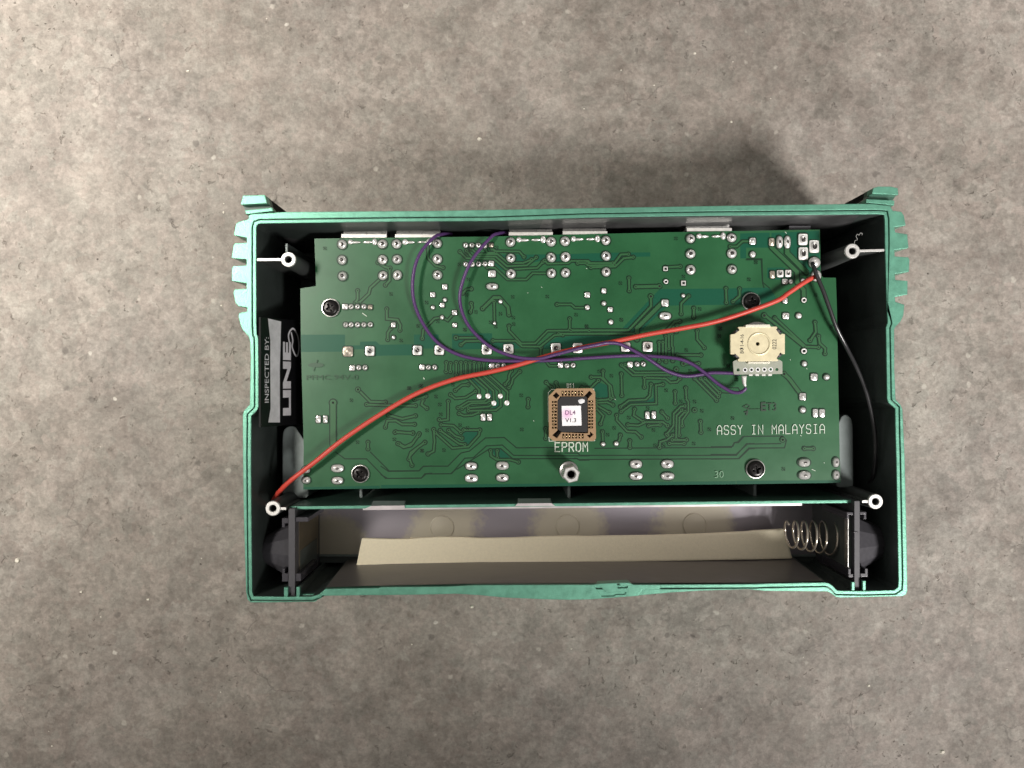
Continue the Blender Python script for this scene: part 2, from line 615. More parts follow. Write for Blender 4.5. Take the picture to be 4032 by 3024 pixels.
def thing(name, origin, label, cat, group=None):
    o = bpy.data.objects.new(name, None)
    o.empty_display_size = 0.01
    col.objects.link(o)
    o.location = Vector(origin) * 0.001
    o['_o'] = list(origin)
    return tag(o, label, cat, group)


def inst(name, me, parent, p, scale=(1, 1, 1), rz=0.0):
    """a part that shares its mesh; p in mm"""
    o = bpy.data.objects.new(name, me)
    col.objects.link(o)
    o.parent = parent
    o.location = (Vector(p) - Vector(parent['_o'])) * 0.001
    o.scale = scale
    o.rotation_euler = (0, 0, rz)
    return o


def offset_loop(pts, d):
    """move a closed loop outwards by d (mm)"""
    n = len(pts)
    P = [Vector(p) for p in pts]
    ar = sum(P[i].x * P[(i + 1) % n].y - P[(i + 1) % n].x * P[i].y for i in range(n))
    sg = 1 if ar > 0 else -1
    out = []
    for i in range(n):
        a = (P[i] - P[i - 1]).normalized()
        b = (P[(i + 1) % n] - P[i]).normalized()
        na = Vector((a.y, -a.x)) * sg
        nb = Vector((b.y, -b.x)) * sg
        m = (na + nb).normalized()
        k = d / max(0.55, m.dot(na))
        out.append(tuple(P[i] + m * k))
    return out


def catmull(pts, sub=8):
    P = [Vector(p) for p in pts]
    out = []
    for i in range(len(P) - 1):
        p0, p1, p2, p3 = P[max(i - 1, 0)], P[i], P[i + 1], P[min(i + 2, len(P) - 1)]
        for k in range(sub):
            t = k / sub
            out.append(0.5 * ((2 * p1) + (p2 - p0) * t + (2 * p0 - 5 * p1 + 4 * p2 - p3) * t * t + (3 * p1 - p0 - 3 * p2 + p3) * t ** 3))
    out.append(P[-1])
    return out


def round_loop(pts, r, seg=4):
    """round every corner of a closed 2D loop"""
    n = len(pts)
    P = [Vector(p) for p in pts]
    out = []
    for i in range(n):
        a, b, c = P[i - 1], P[i], P[(i + 1) % n]
        rr = min(r, (a - b).length * 0.45, (c - b).length * 0.45)
        s = b + (a - b).normalized() * rr
        e = b + (c - b).normalized() * rr
        for k in range(seg + 1):
            t = k / seg
            out.append(tuple(s * (1 - t) ** 2 + b * 2 * t * (1 - t) + e * t * t))
    return out


def circle(x, y, r, seg=24):
    return [(x + r * math.cos(2 * math.pi * i / seg), y + r * math.sin(2 * math.pi * i / seg)) for i in range(seg)]


def text_mesh(s, bold=0.0):
    """flat text as verts and faces, scaled to a unit box 0..1 x 0..1"""
    cu = bpy.data.curves.new('text', 'FONT')
    cu.body = s
    cu.offset = bold
    cu.resolution_u = 3
    o = bpy.data.objects.new('text', cu)
    col.objects.link(o)
    dg = bpy.context.evaluated_depsgraph_get()
    me = bpy.data.meshes.new_from_object(o.evaluated_get(dg))
    vs = [tuple(v.co) for v in me.vertices]
    fs = [list(p.vertices) for p in me.polygons]
    bpy.data.objects.remove(o)
    bpy.data.curves.remove(cu)
    bpy.data.meshes.remove(me)
    x0, x1 = min(v[0] for v in vs), max(v[0] for v in vs)
    y0, y1 = min(v[1] for v in vs), max(v[1] for v in vs)
    return [((v[0] - x0) / (x1 - x0), (v[1] - y0) / (y1 - y0)) for v in vs], fs


def text_on(mb, s, p0, ux, uy, bold=0.0, mi=0):
    """text with its lower left corner at p0, spanning ux (reading direction) and uy (upwards)"""
    vs, fs = text_mesh(s, bold)
    p0, ux, uy = Vector(p0), Vector(ux), Vector(uy)
    mb.add([p0 + ux * a + uy * b for a, b in vs], fs, mi)


STROKES = {
    'A': [[(0, 0), (0, .75), (.2, 1), (.4, 1), (.6, .75), (.6, 0)], [(0, .42), (.6, .42)]],
    'S': [[(.6, .82), (.48, 1), (.12, 1), (0, .82), (0, .65), (.12, .52), (.48, .48), (.6, .35), (.6, .18), (.48, 0), (.12, 0), (0, .18)]],
    'Y': [[(0, 1), (.3, .55), (.6, 1)], [(.3, .55), (.3, 0)]],
    'I': [[(.12, 1), (.48, 1)], [(.3, 1), (.3, 0)], [(.12, 0), (.48, 0)]],
    'N': [[(0, 0), (0, 1), (.6, 0), (.6, 1)]],
    'M': [[(0, 0), (0, 1), (.3, .5), (.6, 1), (.6, 0)]],
    'L': [[(0, 1), (0, 0), (.6, 0)]],
    'E': [[(.6, 1), (0, 1), (0, 0), (.6, 0)], [(0, .52), (.45, .52)]],
    'P': [[(0, 0), (0, 1), (.45, 1), (.6, .88), (.6, .62), (.45, .5), (0, .5)]],
    'R': [[(0, 0), (0, 1), (.45, 1), (.6, .88), (.6, .62), (.45, .5), (0, .5)], [(.3, .5), (.6, 0)]],
    'O': [[(.15, 0), (.45, 0), (.6, .2), (.6, .8), (.45, 1), (.15, 1), (0, .8), (0, .2), (.15, 0)]],
    'U': [[(0, 1), (0, .15), (.15, 0), (.45, 0), (.6, .15), (.6, 1)]],
    '1': [[(.15, .8), (.35, 1), (.35, 0)]],
}


def stroke_text(mb, s, p0, p1, height, w, z, mi=0):
    """plotter lettering from p0 to p1 (mm) along the base line"""
    p0, p1 = Vector(p0), Vector(p1)
    u = (p1 - p0).normalized()
    v = Vector((-u.y, u.x))
    adv = (p1 - p0).length / (len(s) - 0.35)
    cw = adv * 0.65 / 0.6
    k = 0
    for i, ch in enumerate(s):
        for st in STROKES.get(ch, []):
            mb.strip([p0 + u * (adv * i + a * cw) + v * (b * height) for a, b in st], w, z + k * 0.001, mi)
            k += 1


# ------------------------------------------------------------------ the floor
mb = MB()
mb.add([(-2500, -2500, 0), (2500, -2500, 0), (2500, 2500, 0), (-2500, 2500, 0)], [[0, 1, 2, 3]])
tag(mb.build('floor', 'concrete', origin=(0, 0, 0)), kind='structure')

# ------------------------------------------------------------------ the enclosure
D0 = 0.0
outer = []
outer += W2(1, [(2212, 352), (1400, 358), (650, 364), (300, 386), (268, 402), (265, 440), (165, 468), (132, 490), (113, 600), (120, 612), (245, 636), (248, 690), (122, 696), (106, 720), (88, 845), (100, 855), (245, 866), (245, 930), (102, 940), (90, 965), (88, 1095), (245, 1120), (245, 1180), (117, 1186), (106, 1230), (130, 1330), (160, 1364), (250, 1376), (250, 1420)], D0)
outer += W2(5, [(166, 88), (160, 120), (176, 200), (202, 262), (270, 340), (283, 400), (290, 560), (281, 1060), (222, 1120), (205, 1170), (208, 1600)], D0)
outer += W2(9, [(215, 600), (240, 1480), (255, 1565), (290, 1598), (560, 1596), (780, 1592), (975, 1588), (1012, 1560), (1080, 1520), (1600, 1514)], D0)
outer += W2(10, [(0, 1515), (500, 1508), (800, 1500), (1050, 1515), (1300, 1540), (1760, 1560)], D0)
outer += W2(11, [(100, 1564), (340, 1560), (850, 1522), (1180, 1492), (1500, 1472), (2000, 1456)], D0)
outer += W2(12, [(300, 1474), (960, 1480), (1000, 1496), (1060, 1538), (1100, 1545), (1760, 1530), (1798, 1512), (1814, 1475), (1808, 1000), (1785, 50)], D0)
outer += W2(8, [(2050, 1500), (2032, 1110), (2010, 1060), (1960, 1010), (1946, 700), (1944, 262), (1960, 230), (2010, 180), (2042, 110)], D0)
outer += W2(4, [(2052, 1348), (1955, 1316), (1950, 1265), (2085, 1240), (2086, 1096), (1955, 1085), (1950, 1020), (2100, 1000), (2106, 870), (2094, 845), (1950, 835), (1945, 770), (2096, 745), (2082, 600), (1955, 580), (1945, 525), (2066, 505), (2046, 400), (2020, 362), (1930, 350), (1900, 300), (1700, 276), (900, 286), (0, 300)], D0)

inner = []
inner += W2(1, [(1800, 463), (900, 476), (390, 483), (356, 494), (345, 530), (344, 1000), (345, 1500)], D0)
inner += W2(5, [(346, 200), (350, 310), (366, 342), (370, 700), (370, 1085), (352, 1122), (292, 1180), (288, 1600)], D0)
inner += W2(9, [(292, 700), (300, 1490), (318, 1536), (640, 1540), (940, 1538), (1010, 1515), (1080, 1456), (1650, 1446)], D0)
inner += W2(10, [(0, 1437), (700, 1430), (1000, 1416), (2000, 1411)], D0)
inner += W2(11, [(370, 1411), (1240, 1410), (2100, 1405)], D0)
inner += W2(12, [(300, 1400), (940, 1388), (982, 1396), (1020, 1420), (1072, 1475), (1360, 1480), (1680, 1470), (1722, 1440), (1727, 1350), (1702, 30)], D0)
inner += W2(8, [(1966, 1400), (1960, 1102), (1890, 1040), (1875, 1000), (1862, 240), (1880, 190), (1878, 60)], D0)
inner += W2(4, [(1876, 1500), (1852, 700), (1848, 440), (1838, 390), (1780, 384), (900, 392), (0, 400)], D0)
inner += W2(2, [(1900, 205), (900, 240)], D0)

px = DR / F
g_in = offset_loop(inner, 12.5 * px)
g_out = offset_loop(inner, 16.8 * px)
floor_in = offset_loop(inner, -2.0)
FLOOR = 8.0

enc = thing('pedal_enclosure', (0, -3, 0), 'mint green metal effects pedal housing lying open with its bottom plate removed', 'pedal housing')
mb = MB()
mb.cap([outer, g_out], ZR)
mb.wall(outer, 0.1, ZR)
mb.wall(g_out, ZR - 1.2, ZR)
mb.cap([outer], 0.1)
mb.build('outer_shell', 'paint', enc)
mb = MB()
mb.cap([g_in, inner], ZR - 0.25)
mb.wall(g_in, ZR - 1.2, ZR - 0.25)
mb.wall(inner, ZR - 1.0, ZR - 0.25)
mb.build('inner_lip', 'paint', enc)
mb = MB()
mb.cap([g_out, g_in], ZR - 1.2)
mb.build('lip_groove', 'dark_paint_and_shade', enc)
mb = MB()
mb.wall(floor_in, FLOOR, ZR - 1.0, inner)
mb.build('inner_wall', 'black', enc)
mb = MB()
mb.prism(offset_loop(floor_in, 0.3), FLOOR - 1.5, FLOOR)
mb.build('front_panel', 'black', enc)
# back wall sheet behind the jacks
a, b = W(1, 420, 486, 1.5), W(4, 1760, 388, 1.5)
mb = MB()
mb.add([(a.x, a.y - 0.15, ZR - 1.6), (b.x, b.y - 0.15, ZR - 1.6), (b.x - 1.5, b.y - 2.0, FLOOR + 6), (a.x + 1.5, a.y - 2.0, FLOOR + 6),
        (a.x, a.y + 0.05, ZR - 1.6), (b.x, b.y + 0.05, ZR - 1.6), (b.x - 1.5, b.y - 1.7, FLOOR + 6), (a.x + 1.5, a.y - 1.7, FLOOR + 6)],
       [[0, 1, 2, 3], [4, 5, 6, 7], [0, 1, 5, 4], [3, 2, 6, 7], [0, 3, 7, 4], [1, 2, 6, 5]])
mb.build('back_panel', 'backwall', enc)

# sill of the battery door with its latch slot
sill = W2(9, [(1040, 1518), (1082, 1452), (1650, 1442)], 0) + W2(10, [(0, 1434), (700, 1426), (1000, 1412), (2000, 1407)], 0) + \
    W2(11, [(365, 1407), (430, 1396), (742, 1384), (792, 1407), (1080, 1407), (1075, 1452), (890, 1462), (845, 1524), (335, 1562), (100, 1566)], 0) + \
    W2(10, [(1760, 1562), (1300, 1542), (1050, 1517), (800, 1502), (500, 1510), (0, 1517)], 0) + W2(9, [(1600, 1516), (1085, 1523)], 0)
slit = W2(11, [(372, 1418), (432, 1414), (500, 1486), (715, 1484), (702, 1510), (605, 1514), (585, 1528), (456, 1531)], 0)
notch = W2(11, [(615, 1396), (645, 1394), (650, 1420), (735, 1422), (728, 1442), (625, 1446)], 0)
mb = MB()
mb.prism(sill, ZR - 4, ZR + 0.35, [slit, notch])
sl = mb.build('battery_door_sill', 'paint', enc)
mb = MB()
mb.cap([slit], ZR - 1.3)
mb.cap([notch], ZR - 0.6)
mb.build('latch_slot', 'black', sl)

# corner lugs, with shade on the band and lower body put into the colour
for pts, ridge, dark, reg in (
        ([(208, 190), (440, 184), (466, 272), (490, 312), (522, 332), (526, 356), (540, 372), (290, 392), (236, 386), (212, 332), (185, 276)],
         [(236, 386), (228, 345), (515, 318), (526, 352)], [(208, 190), (440, 184), (464, 272), (190, 286), (185, 276)], 1),
        ([(1720, 110), (1770, 94), (1900, 94), (1980, 110), (1986, 182), (1952, 232), (1945, 296), (1640, 280), (1648, 228), (1705, 186), (1714, 166)],
         [(1650, 262), (1650, 226), (1950, 240), (1946, 292)], [(1720, 110), (1770, 94), (1900, 94), (1980, 110), (1986, 182), (1710, 170)], 4)):
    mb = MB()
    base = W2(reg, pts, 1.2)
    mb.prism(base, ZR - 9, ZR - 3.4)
    lug = mb.build('corner_lug', 'dark_paint_and_shade', enc)
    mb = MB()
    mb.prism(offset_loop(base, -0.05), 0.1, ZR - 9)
    mb.build('lug_leg', 'lug_shade', lug)
    mb = MB()
    mb.prism(W2(reg, dark, 0.3), ZR - 5, ZR - 0.2)
    mb.build('lug_block', 'paint', lug)
    mb = MB()
    mb.prism(W2(reg, ridge, 0.3), ZR - 5, ZR - 0.5)
    mb.build('lug_ridge', 'paint', lug)

# screw bosses with ribs
for reg, u, v, r, rib, rw, foot in (
        (1, 690, 868, 80, (335, 870), 26, (0.4, -0.2)),
        (4, 1500, 778, 80, (1872, 768), 24, (-0.5, -0.3)),
        (9, 525, 598, 80, (664, 602), 26, (0.6, 0.2)),
        (12, 1475, 525, 80, (1336, 526), 26, (-0.6, 0.1))):
    c = W(reg, u, v, 0.6)
    rm = mmz(reg, r, 0.6)
    mb = MB()
    mb.lathe((c.x, c.y, 0), [(rm * 0.42, ZR - 8), (rm * 0.42, ZR - 0.9), (rm * 0.97, ZR - 0.9), (rm * 1.12, ZR - 20), (rm * 1.3, FLOOR)], 24, caps=False)
    mb.lathe((c.x, c.y, 0), [(0.01, ZR - 8.2), (rm * 0.45, ZR - 8.0)], 24, caps=False)
    bs = mb.build('screw_boss', 'cast', enc, smooth=50)
    mb = MB()
    mb.lathe((c.x, c.y, 0), [(rm * 0.46, ZR - 3.0), (rm * 0.46, ZR - 0.6), (rm * 0.54, ZR - 0.35), (rm * 0.92, ZR - 0.35), (rm, ZR - 0.6), (rm, ZR - 1.3)], 28, caps=False)
    mb.build('bare_rim', 'bare', bs, smooth=40)
    e = W(reg, *rib, 0.8)
    dv = (Vector((e.x, e.y)) - Vector((c.x, c.y)))
    st = Vector((c.x, c.y)) + dv.normalized() * rm * 0.98
    nn = Vector((-dv.y, dv.x)).normalized() * mmz(reg, rw, 0) / 2
    loop = [tuple(st + nn), tuple(Vector((e.x, e.y)) + nn), tuple(Vector((e.x, e.y)) - nn), tuple(st - nn)]
    mb = MB()
    mb.prism(loop, FLOOR, ZR - 1.2)
    rb = mb.build('rib', 'cast', enc)
    mb = MB()
    mb.prism(offset_loop(loop, 0.02), ZR - 1.25, ZR - 0.75)
    mb.build('rib_edge', 'bare', rb)

# foot lugs cast at the base of the two lower bosses
for reg, c, tip in ((12, (1475, 525), (1060, 385)), (9, (525, 598), (850, 455))):
    a = W(reg, *c, 0.6)
    t = W(reg, *tip, 36.0)
    dv = Vector((a.x - t.x, a.y - t.y))
    nn = Vector((-dv.y, dv.x)).normalized() * 2.6
    mb = MB()
    L = [tuple(Vector((t.x, t.y)) + nn), tuple(Vector((a.x, a.y)) + nn), tuple(Vector((a.x, a.y)) - nn), tuple(Vector((t.x, t.y)) - nn)]
    mb.prism(round_loop(L, 2.4), FLOOR, ZR - 36.5, [circle(t.x - nn.y * 0.0 + dv.normalized().x * 2.4, t.y + dv.normalized().y * 2.4, 1.3, 16)])
    mb.build('cast_foot', 'cast', enc, smooth=35)

# deeper ribs on the side walls
for reg, p, q, d in ((1, (668, 1092), (672, 1440), 44), (4, (1405, 620), (1428, 1600), 44), (1, (670, 700), (670, 790), 14)):
    a, b = W(reg, *p, d), W(reg, *q, d)
    mb = MB()
    mb.box(a.x - 0.5, a.x + 0.5, b.y, a.y, FLOOR, ZR - d)
    mb.build('rib', 'grey' if reg == 1 else 'dark_paint_and_shade', enc)

# grey cast housings that show beside the board's lower corners
for reg, pts, d in ((5, [(628, 1420), (640, 1330), (690, 1290), (760, 1290), (810, 1370), (900, 1500), (900, 2050), (628, 2050)], 24),
                    (8, [(1330, 1300), (1390, 1180), (1440, 1165), (1490, 1210), (1505, 1290), (1510, 1940), (1330, 1940)], 22)):
    mb = MB()
    mb.prism(round_loop(W2(reg, pts, d), 1.5), FLOOR, ZR - d)
    mb.build('switch_housing', 'grey', enc, smooth=35)

# divider between board and battery bay
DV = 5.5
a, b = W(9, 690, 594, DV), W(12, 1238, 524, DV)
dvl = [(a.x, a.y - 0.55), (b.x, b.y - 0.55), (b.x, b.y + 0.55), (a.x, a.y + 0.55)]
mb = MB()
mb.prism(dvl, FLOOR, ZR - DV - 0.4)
dv_ = mb.build('divider_wall', 'dark_paint_and_shade', enc)
mb = MB()
mb.prism(dvl, ZR - DV - 0.4, ZR - DV)
mb.build('divider_edge', 'paint', dv_)
# short ribs rising from the divider below the board's screws
for reg, u in ((9, 1460), (11, 110), (11, 2085)):
    p = W(reg, u, 425, 20)
    mb = MB()
    mb.box(p.x - 0.55, p.x + 0.55, p.y - 2.2, p.y + 3, FLOOR, ZR - 20)
    mb.build('rib', 'grey', enc)
# channel posts that hold the battery end plates
for reg, u0, u1, v0, v1 in ((9, 640, 680, 1440, 1545), (9, 772, 806, 1436, 1545), (12, 1228, 1258, 1385, 1482), (12, 1345, 1376, 1372, 1482)):
    a, b = W(reg, u0, v1, 0.4), W(reg, u1, v0, 0.4)
    mb = MB()
    mb.box(a.x, b.x, a.y, b.y, ZR - 2.2, ZR - 0.7)
    po = mb.build('channel_post', 'paint', enc)
    mb = MB()
    mb.box(a.x + 0.1, b.x - 0.1, a.y, b.y - 0.1, FLOOR + 2, ZR - 2.2)
    mb.build('post_shank', 'black', po)
a, b = W(9, 806, 1530, 2.5), W(9, 960, 1512, 2.5)
mb = MB()
mb.box(a.x, b.x, a.y, b.y, ZR - 4.5, ZR - 2.5)
mb.build('channel_ledge', 'paint', enc)

# battery bay: floor pan and side wall
BF = 42.0
pa, pb = W(9, 690, 594, 0), W(12, 1238, 524, 0)
bay_r = W(12, 1240, 1000, BF)
bay_l = W(9, 760, 1000, BF)
y_top = pa.y - 2.0
lw = [W(9, 1080, 1456, 0), W(10, 0, 1437, 0), W(10, 1000, 1416, 0), W(11, 370, 1411, 0), W(11, 2100, 1405, 0), W(12, 940, 1388, 0)]
mb = MB()
up = [(p.x, p.y + 0.35, ZR - 1.2) for p in lw]
dn = [(p.x, p.y + 2.1, ZR - BF) for p in lw]
n = len(up)
mb.add(up + dn, [[i, i + 1, n + i + 1, n + i] for i in range(n - 1)])
mb.build('battery_bay_wall', 'brown', enc)
mb = MB()
mb.box(bay_l.x - 3, bay_r.x + 3, lw[0].y + 0.6, y_top, ZR - BF - 2.0, ZR - BF - 0.6)
mb.build('battery_bay_floor', 'black', enc)

# ------------------------------------------------------------------ metal liner of the battery bay
p0 = W(9, 1090, 1100, BF)
p1 = W(12, 900, 900, BF)
lin = thing('battery_bay_liner', (p0.x + 80, p0.y, ZR - BF - 0.6), 'mottled tin sheet lining the battery bay floor with three round dimples', 'metal sheet')
yl = W(9, 1100, 1085, BF).y
mb = MB()
mb.box(W(9, 960, 0, BF).x, W(12, 1010, 0, BF).x, yl, y_top - 2.0, ZR - BF - 0.6, ZR - BF)
mb.build('floor_sheet', 'liner', lin)
mb = MB()
mb.box(W(9, 985, 0, BF).x, W(12, 960, 0, BF).x, yl - 1.0, yl - 0.02, ZR - BF - 0.6, ZR - BF + 0.5)
mb.build('rolled_edge', 'grey', lin)
DF = DV + 0.1
f0, f1 = W(9, 1480, 602, DF), W(12, 695, 554, DF)
mb = MB()
mb.prism([(f0.x, f0.y - 0.5), (f1.x, f1.y - 0.5), (f1.x, f1.y + 0.35), (f0.x, f0.y + 0.35)], ZR - BF, ZR - DF)
mb.build('upright_sheet', 'flange', lin)
for reg, pts, top in ((9, [(1570, 505), (1920, 505), (1926, 572), (1566, 574)], [(1500, 602), (1568, 573), (1922, 568), (1926, 598)]),
                      (10, [(1455, 480), (1808, 478), (1812, 545), (1452, 548)], [(1425, 575), (1452, 546), (1810, 543), (1850, 572)])):
    mb = MB()
    mb.prism(W2(reg, top, DV - 0.6), ZR - DV + 0.05, ZR - DV + 0.6)
    tb = mb.build('hooked_tab', 'flange', lin)
    q = W2(reg, pts, DV - 0.4)
    mb = MB()
    mb.add([(q[3][0], q[3][1], ZR - DV + 0.55), (q[2][0], q[2][1], ZR - DV + 0.55), (q[1][0], q[1][1] - 0.9, ZR - DV - 3.2), (q[0][0], q[0][1] - 0.9, ZR - DV - 3.2),
            (q[3][0], q[3][1] - 0.4, ZR - DV + 0.1), (q[2][0], q[2][1] - 0.4, ZR - DV + 0.1), (q[1][0], q[1][1] - 1.3, ZR - DV - 3.4), (q[0][0], q[0][1] - 1.3, ZR - DV - 3.4)],
           [[0, 1, 2, 3], [4, 5, 6, 7], [0, 1, 5, 4], [2, 3, 7, 6], [0, 3, 7, 4], [1, 2, 6, 5]])
    mb.build('tab_face', 'grey', tb)  # grey-green reflection on the tab's metal, put into the colour
for reg, u, v in ((10, 648, 800), (10, 1985, 790), (11, 1445, 775)):
    c = W(reg, u, v, BF)
    mb = MB()
    mb.lathe((c.x, c.y, ZR - BF), [(5.1, 0.02), (5.0, 0.50), (4.75, 0.55), (4.6, 0.25), (4.2, 0.30), (0.01, 0.42)], 32, caps=False)
    mb.build('dimple', 'liner', lin, smooth=25)

# ------------------------------------------------------------------ foam strip
DFm = 32.5
top_edge = W2(9, [(1470, 916), (1800, 926), (2100, 922)], DFm) + W2(10, [(300, 916), (620, 903), (850, 904), (1050, 916), (1400, 912), (1700, 898), (2000, 892), (2180, 896)], DFm) + \
    W2(11, [(500, 892), (1000, 886), (1500, 872), (2000, 846)], DFm) + W2(12, [(200, 836), (505, 818)], DFm)
bot_edge = W2(12, [(592, 1130), (300, 1138)], DFm) + W2(11, [(1900, 1142), (1200, 1155), (300, 1168)], DFm) + W2(10, [(1800, 1185), (1000, 1198), (300, 1210)], DFm) + W2(9, [(1900, 1216), (1408, 1222)], DFm)
mb = MB()
mb.prism(round_loop(top_edge + bot_edge, 0.5, 2), ZR - DFm - 1.8, ZR - DFm)
fo = mb.build('foam_strip', 'foam', smooth=30)
tag(fo, 'long cream foam strip lying in the battery bay along its lower wall', 'foam strip')

# ------------------------------------------------------------------ battery end plates
PT = 2.4


def end_plate(reg, px0, px1, v0, v1, cone, sgn, label, clips, extra):
    a, b = W(reg, px0, v1, PT), W(reg, px1, v0, PT)
    t = thing('battery_end_plate', ((a.x + b.x) / 2, (a.y + b.y) / 2, FLOOR), label, 'battery holder', 'end plates of the battery bay')
    mb = MB()
    mb.box(a.x, b.x, a.y, b.y, FLOOR + 1, ZR - PT)
    mb.build('plate', 'plastic', t)
    cu, cv, rr, tip = cone
    c = W(reg, cu, cv, 17)
    c.x = (b.x if sgn > 0 else a.x) - 0.2 * sgn
    ln = abs(W(reg, tip, cv, 12).x - c.x)
    mb = MB()
    prof = [(rr, 0), (rr * 0.86, ln * 0.22), (rr * 0.62, ln * 0.60), (rr * 0.46, ln * 0.84), (rr * 0.36, ln * 0.94), (rr * 0.20, ln * 0.99), (0.02, ln * 1.005)]
    mb.lathe((c.x, c.y, ZR - 17), [(r, h * sgn) for r, h in prof], 12, 'X', caps=False)
    mb.build('rounded_boss', 'plastic', t, smooth=24)
    for (u0, u1, w0, w1, d) in clips:
        p, q = W(reg, u0, w1, d), W(reg, u1, w0, d)
        mb = MB()
        mb.box(p.x, q.x, p.y, q.y, ZR - d - 26, ZR - d)
        mb.build('clip', 'plastic_gloss', t)
    extra(t)
    return t


def right_extra(t):
    p, q = W(12, 1183, 1240, 4), W(12, 1191, 700, 4)
    mb = MB()
    mb.box(p.x, q.x, p.y, q.y, ZR - 7, ZR - 4)
    mb.build('contact_plate', 'steel', t)
    mb = MB()
    mb.box(q.x + 0.05, q.x + 1.6, p.y - 0.5, q.y + 0.5, FLOOR + 2, ZR - 5)
    mb.build('backing', 'black', t)
    c0 = W(12, 1160, 925, 20)
    c1 = W(12, 530, 868, 20)
    pts = []
    N = 6.0
    steps = 210
    for i in range(steps + 1):
        s = i / steps
        # coils open out towards the middle and close up at the free end
        x = c0.x + (c1.x - c0.x) * (s ** 0.85 if s < 0.8 else 0.827 + (s - 0.8) * 0.865)
        y = c0.y + (c1.y - c0.y) * s
        r = 7.0 - 2.0 * s
        a = 2 * math.pi * N * s + 0.6
        pts.append((x, y + r * math.cos(a), ZR - 20 + r * math.sin(a)))
    mb = MB()
    mb.tube(pts, 0.46, 8)
    mb.build('coil_spring', 'spring', t, smooth=60)
    mb = MB()
    mb.lathe((c0.x, c0.y, ZR - 20), [(5.6, 1.5), (5.2, 0.6), (3.2, 0.1), (2.4, -2.4), (1.2, -2.8), (0.02, -2.8)], 24, 'X', caps=False)
    mb.build('spring_seat', 'brass', t, smooth=40)


def left_extra(t):
    p, q = W(9, 796, 1250, 8), W(9, 806, 745, 8)
    mb = MB()
    mb.box(p.x, q.x, p.y, q.y, ZR - 39, ZR - 8)
    mb.build('contact_plate', 'brass', t)
    p, q = W(9, 800, 1290, 9), W(9, 806, 1050, 9)
    mb = MB()
    mb.box(p.x, q.x + 0.4, p.y, q.y, ZR - 36, ZR - 9)
    mb.build('contact_guard', 'black', t)


end_plate(12, 1252, 1310, 520, 1462, (1300, 955, 13.2, 1648), 1, 'charcoal plastic battery end plate carrying the coil spring', [
    (1172, 1250, 640, 668, 3.0), (1312, 1378, 636, 664, 3.0), (1172, 1196, 668, 712, 3.0), (1354, 1378, 664, 712, 3.0),
    (1192, 1258, 1296, 1330, 3.0), (1318, 1394, 1290, 1326, 3.0), (1188, 1214, 1240, 1296, 3.0), (1366, 1394, 1240, 1290, 3.0),
    (1246, 1290, 848, 860, 2.1)], right_extra)
end_plate(9, 690, 760, 600, 1560, (700, 1030, 12.4, 370), -1, 'charcoal plastic battery end plate without a spring, opposite the coil spring', [
    (622, 688, 704, 756, 3.0), (762, 900, 694, 740, 3.0), (622, 688, 1290, 1375, 3.0), (762, 822, 1290, 1370, 3.0),
    (622, 650, 756, 800, 3.0), (626, 650, 1240, 1290, 3.0)], left_extra)

# ------------------------------------------------------------------ circuit board
outline = W2(1, [(966, 646)], DP) + W2(1, [(982, 1140), (978, 1150), (816, 1176)], DP) + W2(5, [(822, 400), (838, 1000), (852, 1500)], DP) + W2(9, [(846, 398)], DP) + \
    W2(10, [(1000, 372)], DP) + W2(11, [(1000, 350)], DP) + W2(12, [(1106, 326)], DP) + W2(8, [(1366, 1600), (1350, 800), (1336, 20)], DP) + W2(4, [(1325, 1062), (1195, 1060), (1172, 1044), (1164, 1020), (1156, 550)], DP) + \
    W2(3, [(1200, 362)], DP) + W2(2, [(900, 408)], DP)
ZB = ZR - DP
cb = sum((Vector(p) for p in outline), Vector((0, 0))) / len(outline)
board = thing('circuit_board', (cb.x, cb.y, ZB - 1.6), 'green printed circuit board with silvery solder joints screwed into the housing', 'circuit board')
mb = MB()
mb.prism(outline, ZB - 1.6, ZB, mi=0, mi_wall=1)
mb.build('laminate', ['board', 'board_edge'], board)

# --- copper layout: pieces too fine to pick apart singly, built as one relief
area_mb, gap_mb, tr_mb, hole_mb, line_mb = MB(), MB(), MB(), MB(), MB()
zc = {'a': 0.010, 'g': 0.030, 't': 0.150, 'h': 0.330, 'l': 0.030}
STEP = {'a': 0.0012, 'g': 0.0004, 't': 0.0004, 'h': 0.0001, 'l': 0.0004}


def zz(k):
    zc[k] += STEP[k]
    return ZB + zc[k]


def dark(reg, pts):
    area_mb.cap([W2(reg, pts, DP)], zz('a'))


def hole(reg, u, v, r):
    p = W(reg, u, v, DP)
    hole_mb.disc(p.x, p.y, mmz(reg, r, DP), zz('h'), 10)


def T(reg, pts, wi=20, ends=(1, 1), via=True):
    P = W2(reg, pts, DP)
    wo = wi + 23
    gap_mb.strip(P, mmz(reg, wo, DP), zz('g'))
    tr_mb.strip(P, mmz(reg, wi, DP), zz('t'))
    for e, p, q in ((ends[0], P[0], pts[0]), (ends[1], P[-1], pts[-1])):
        if e:
            k = max(17, wi * 0.62)
            gap_mb.disc(p[0], p[1], mmz(reg, k + 12, DP), zz('g'))
            tr_mb.disc(p[0], p[1], mmz(reg, k, DP), zz('t'))
            if via:
                hole(reg, q[0], q[1], 6.5)


def LN(reg, pts, w=12):
    line_mb.strip(W2(reg, pts, DP), mmz(reg, w, DP), zz('l'))


def X(reg, u, v):
    p = W(reg, u, v, DP)
    z = zz('g')
    for k in range(4):
        a = math.pi / 4 + k * math.pi / 2
        gap_mb.annulus(p.x, p.y, mmz(reg, 13, DP), mmz(reg, 21, DP), z, 4, a0=a - 0.5, a1=a + 0.5)
    hole(reg, u, v, 5)


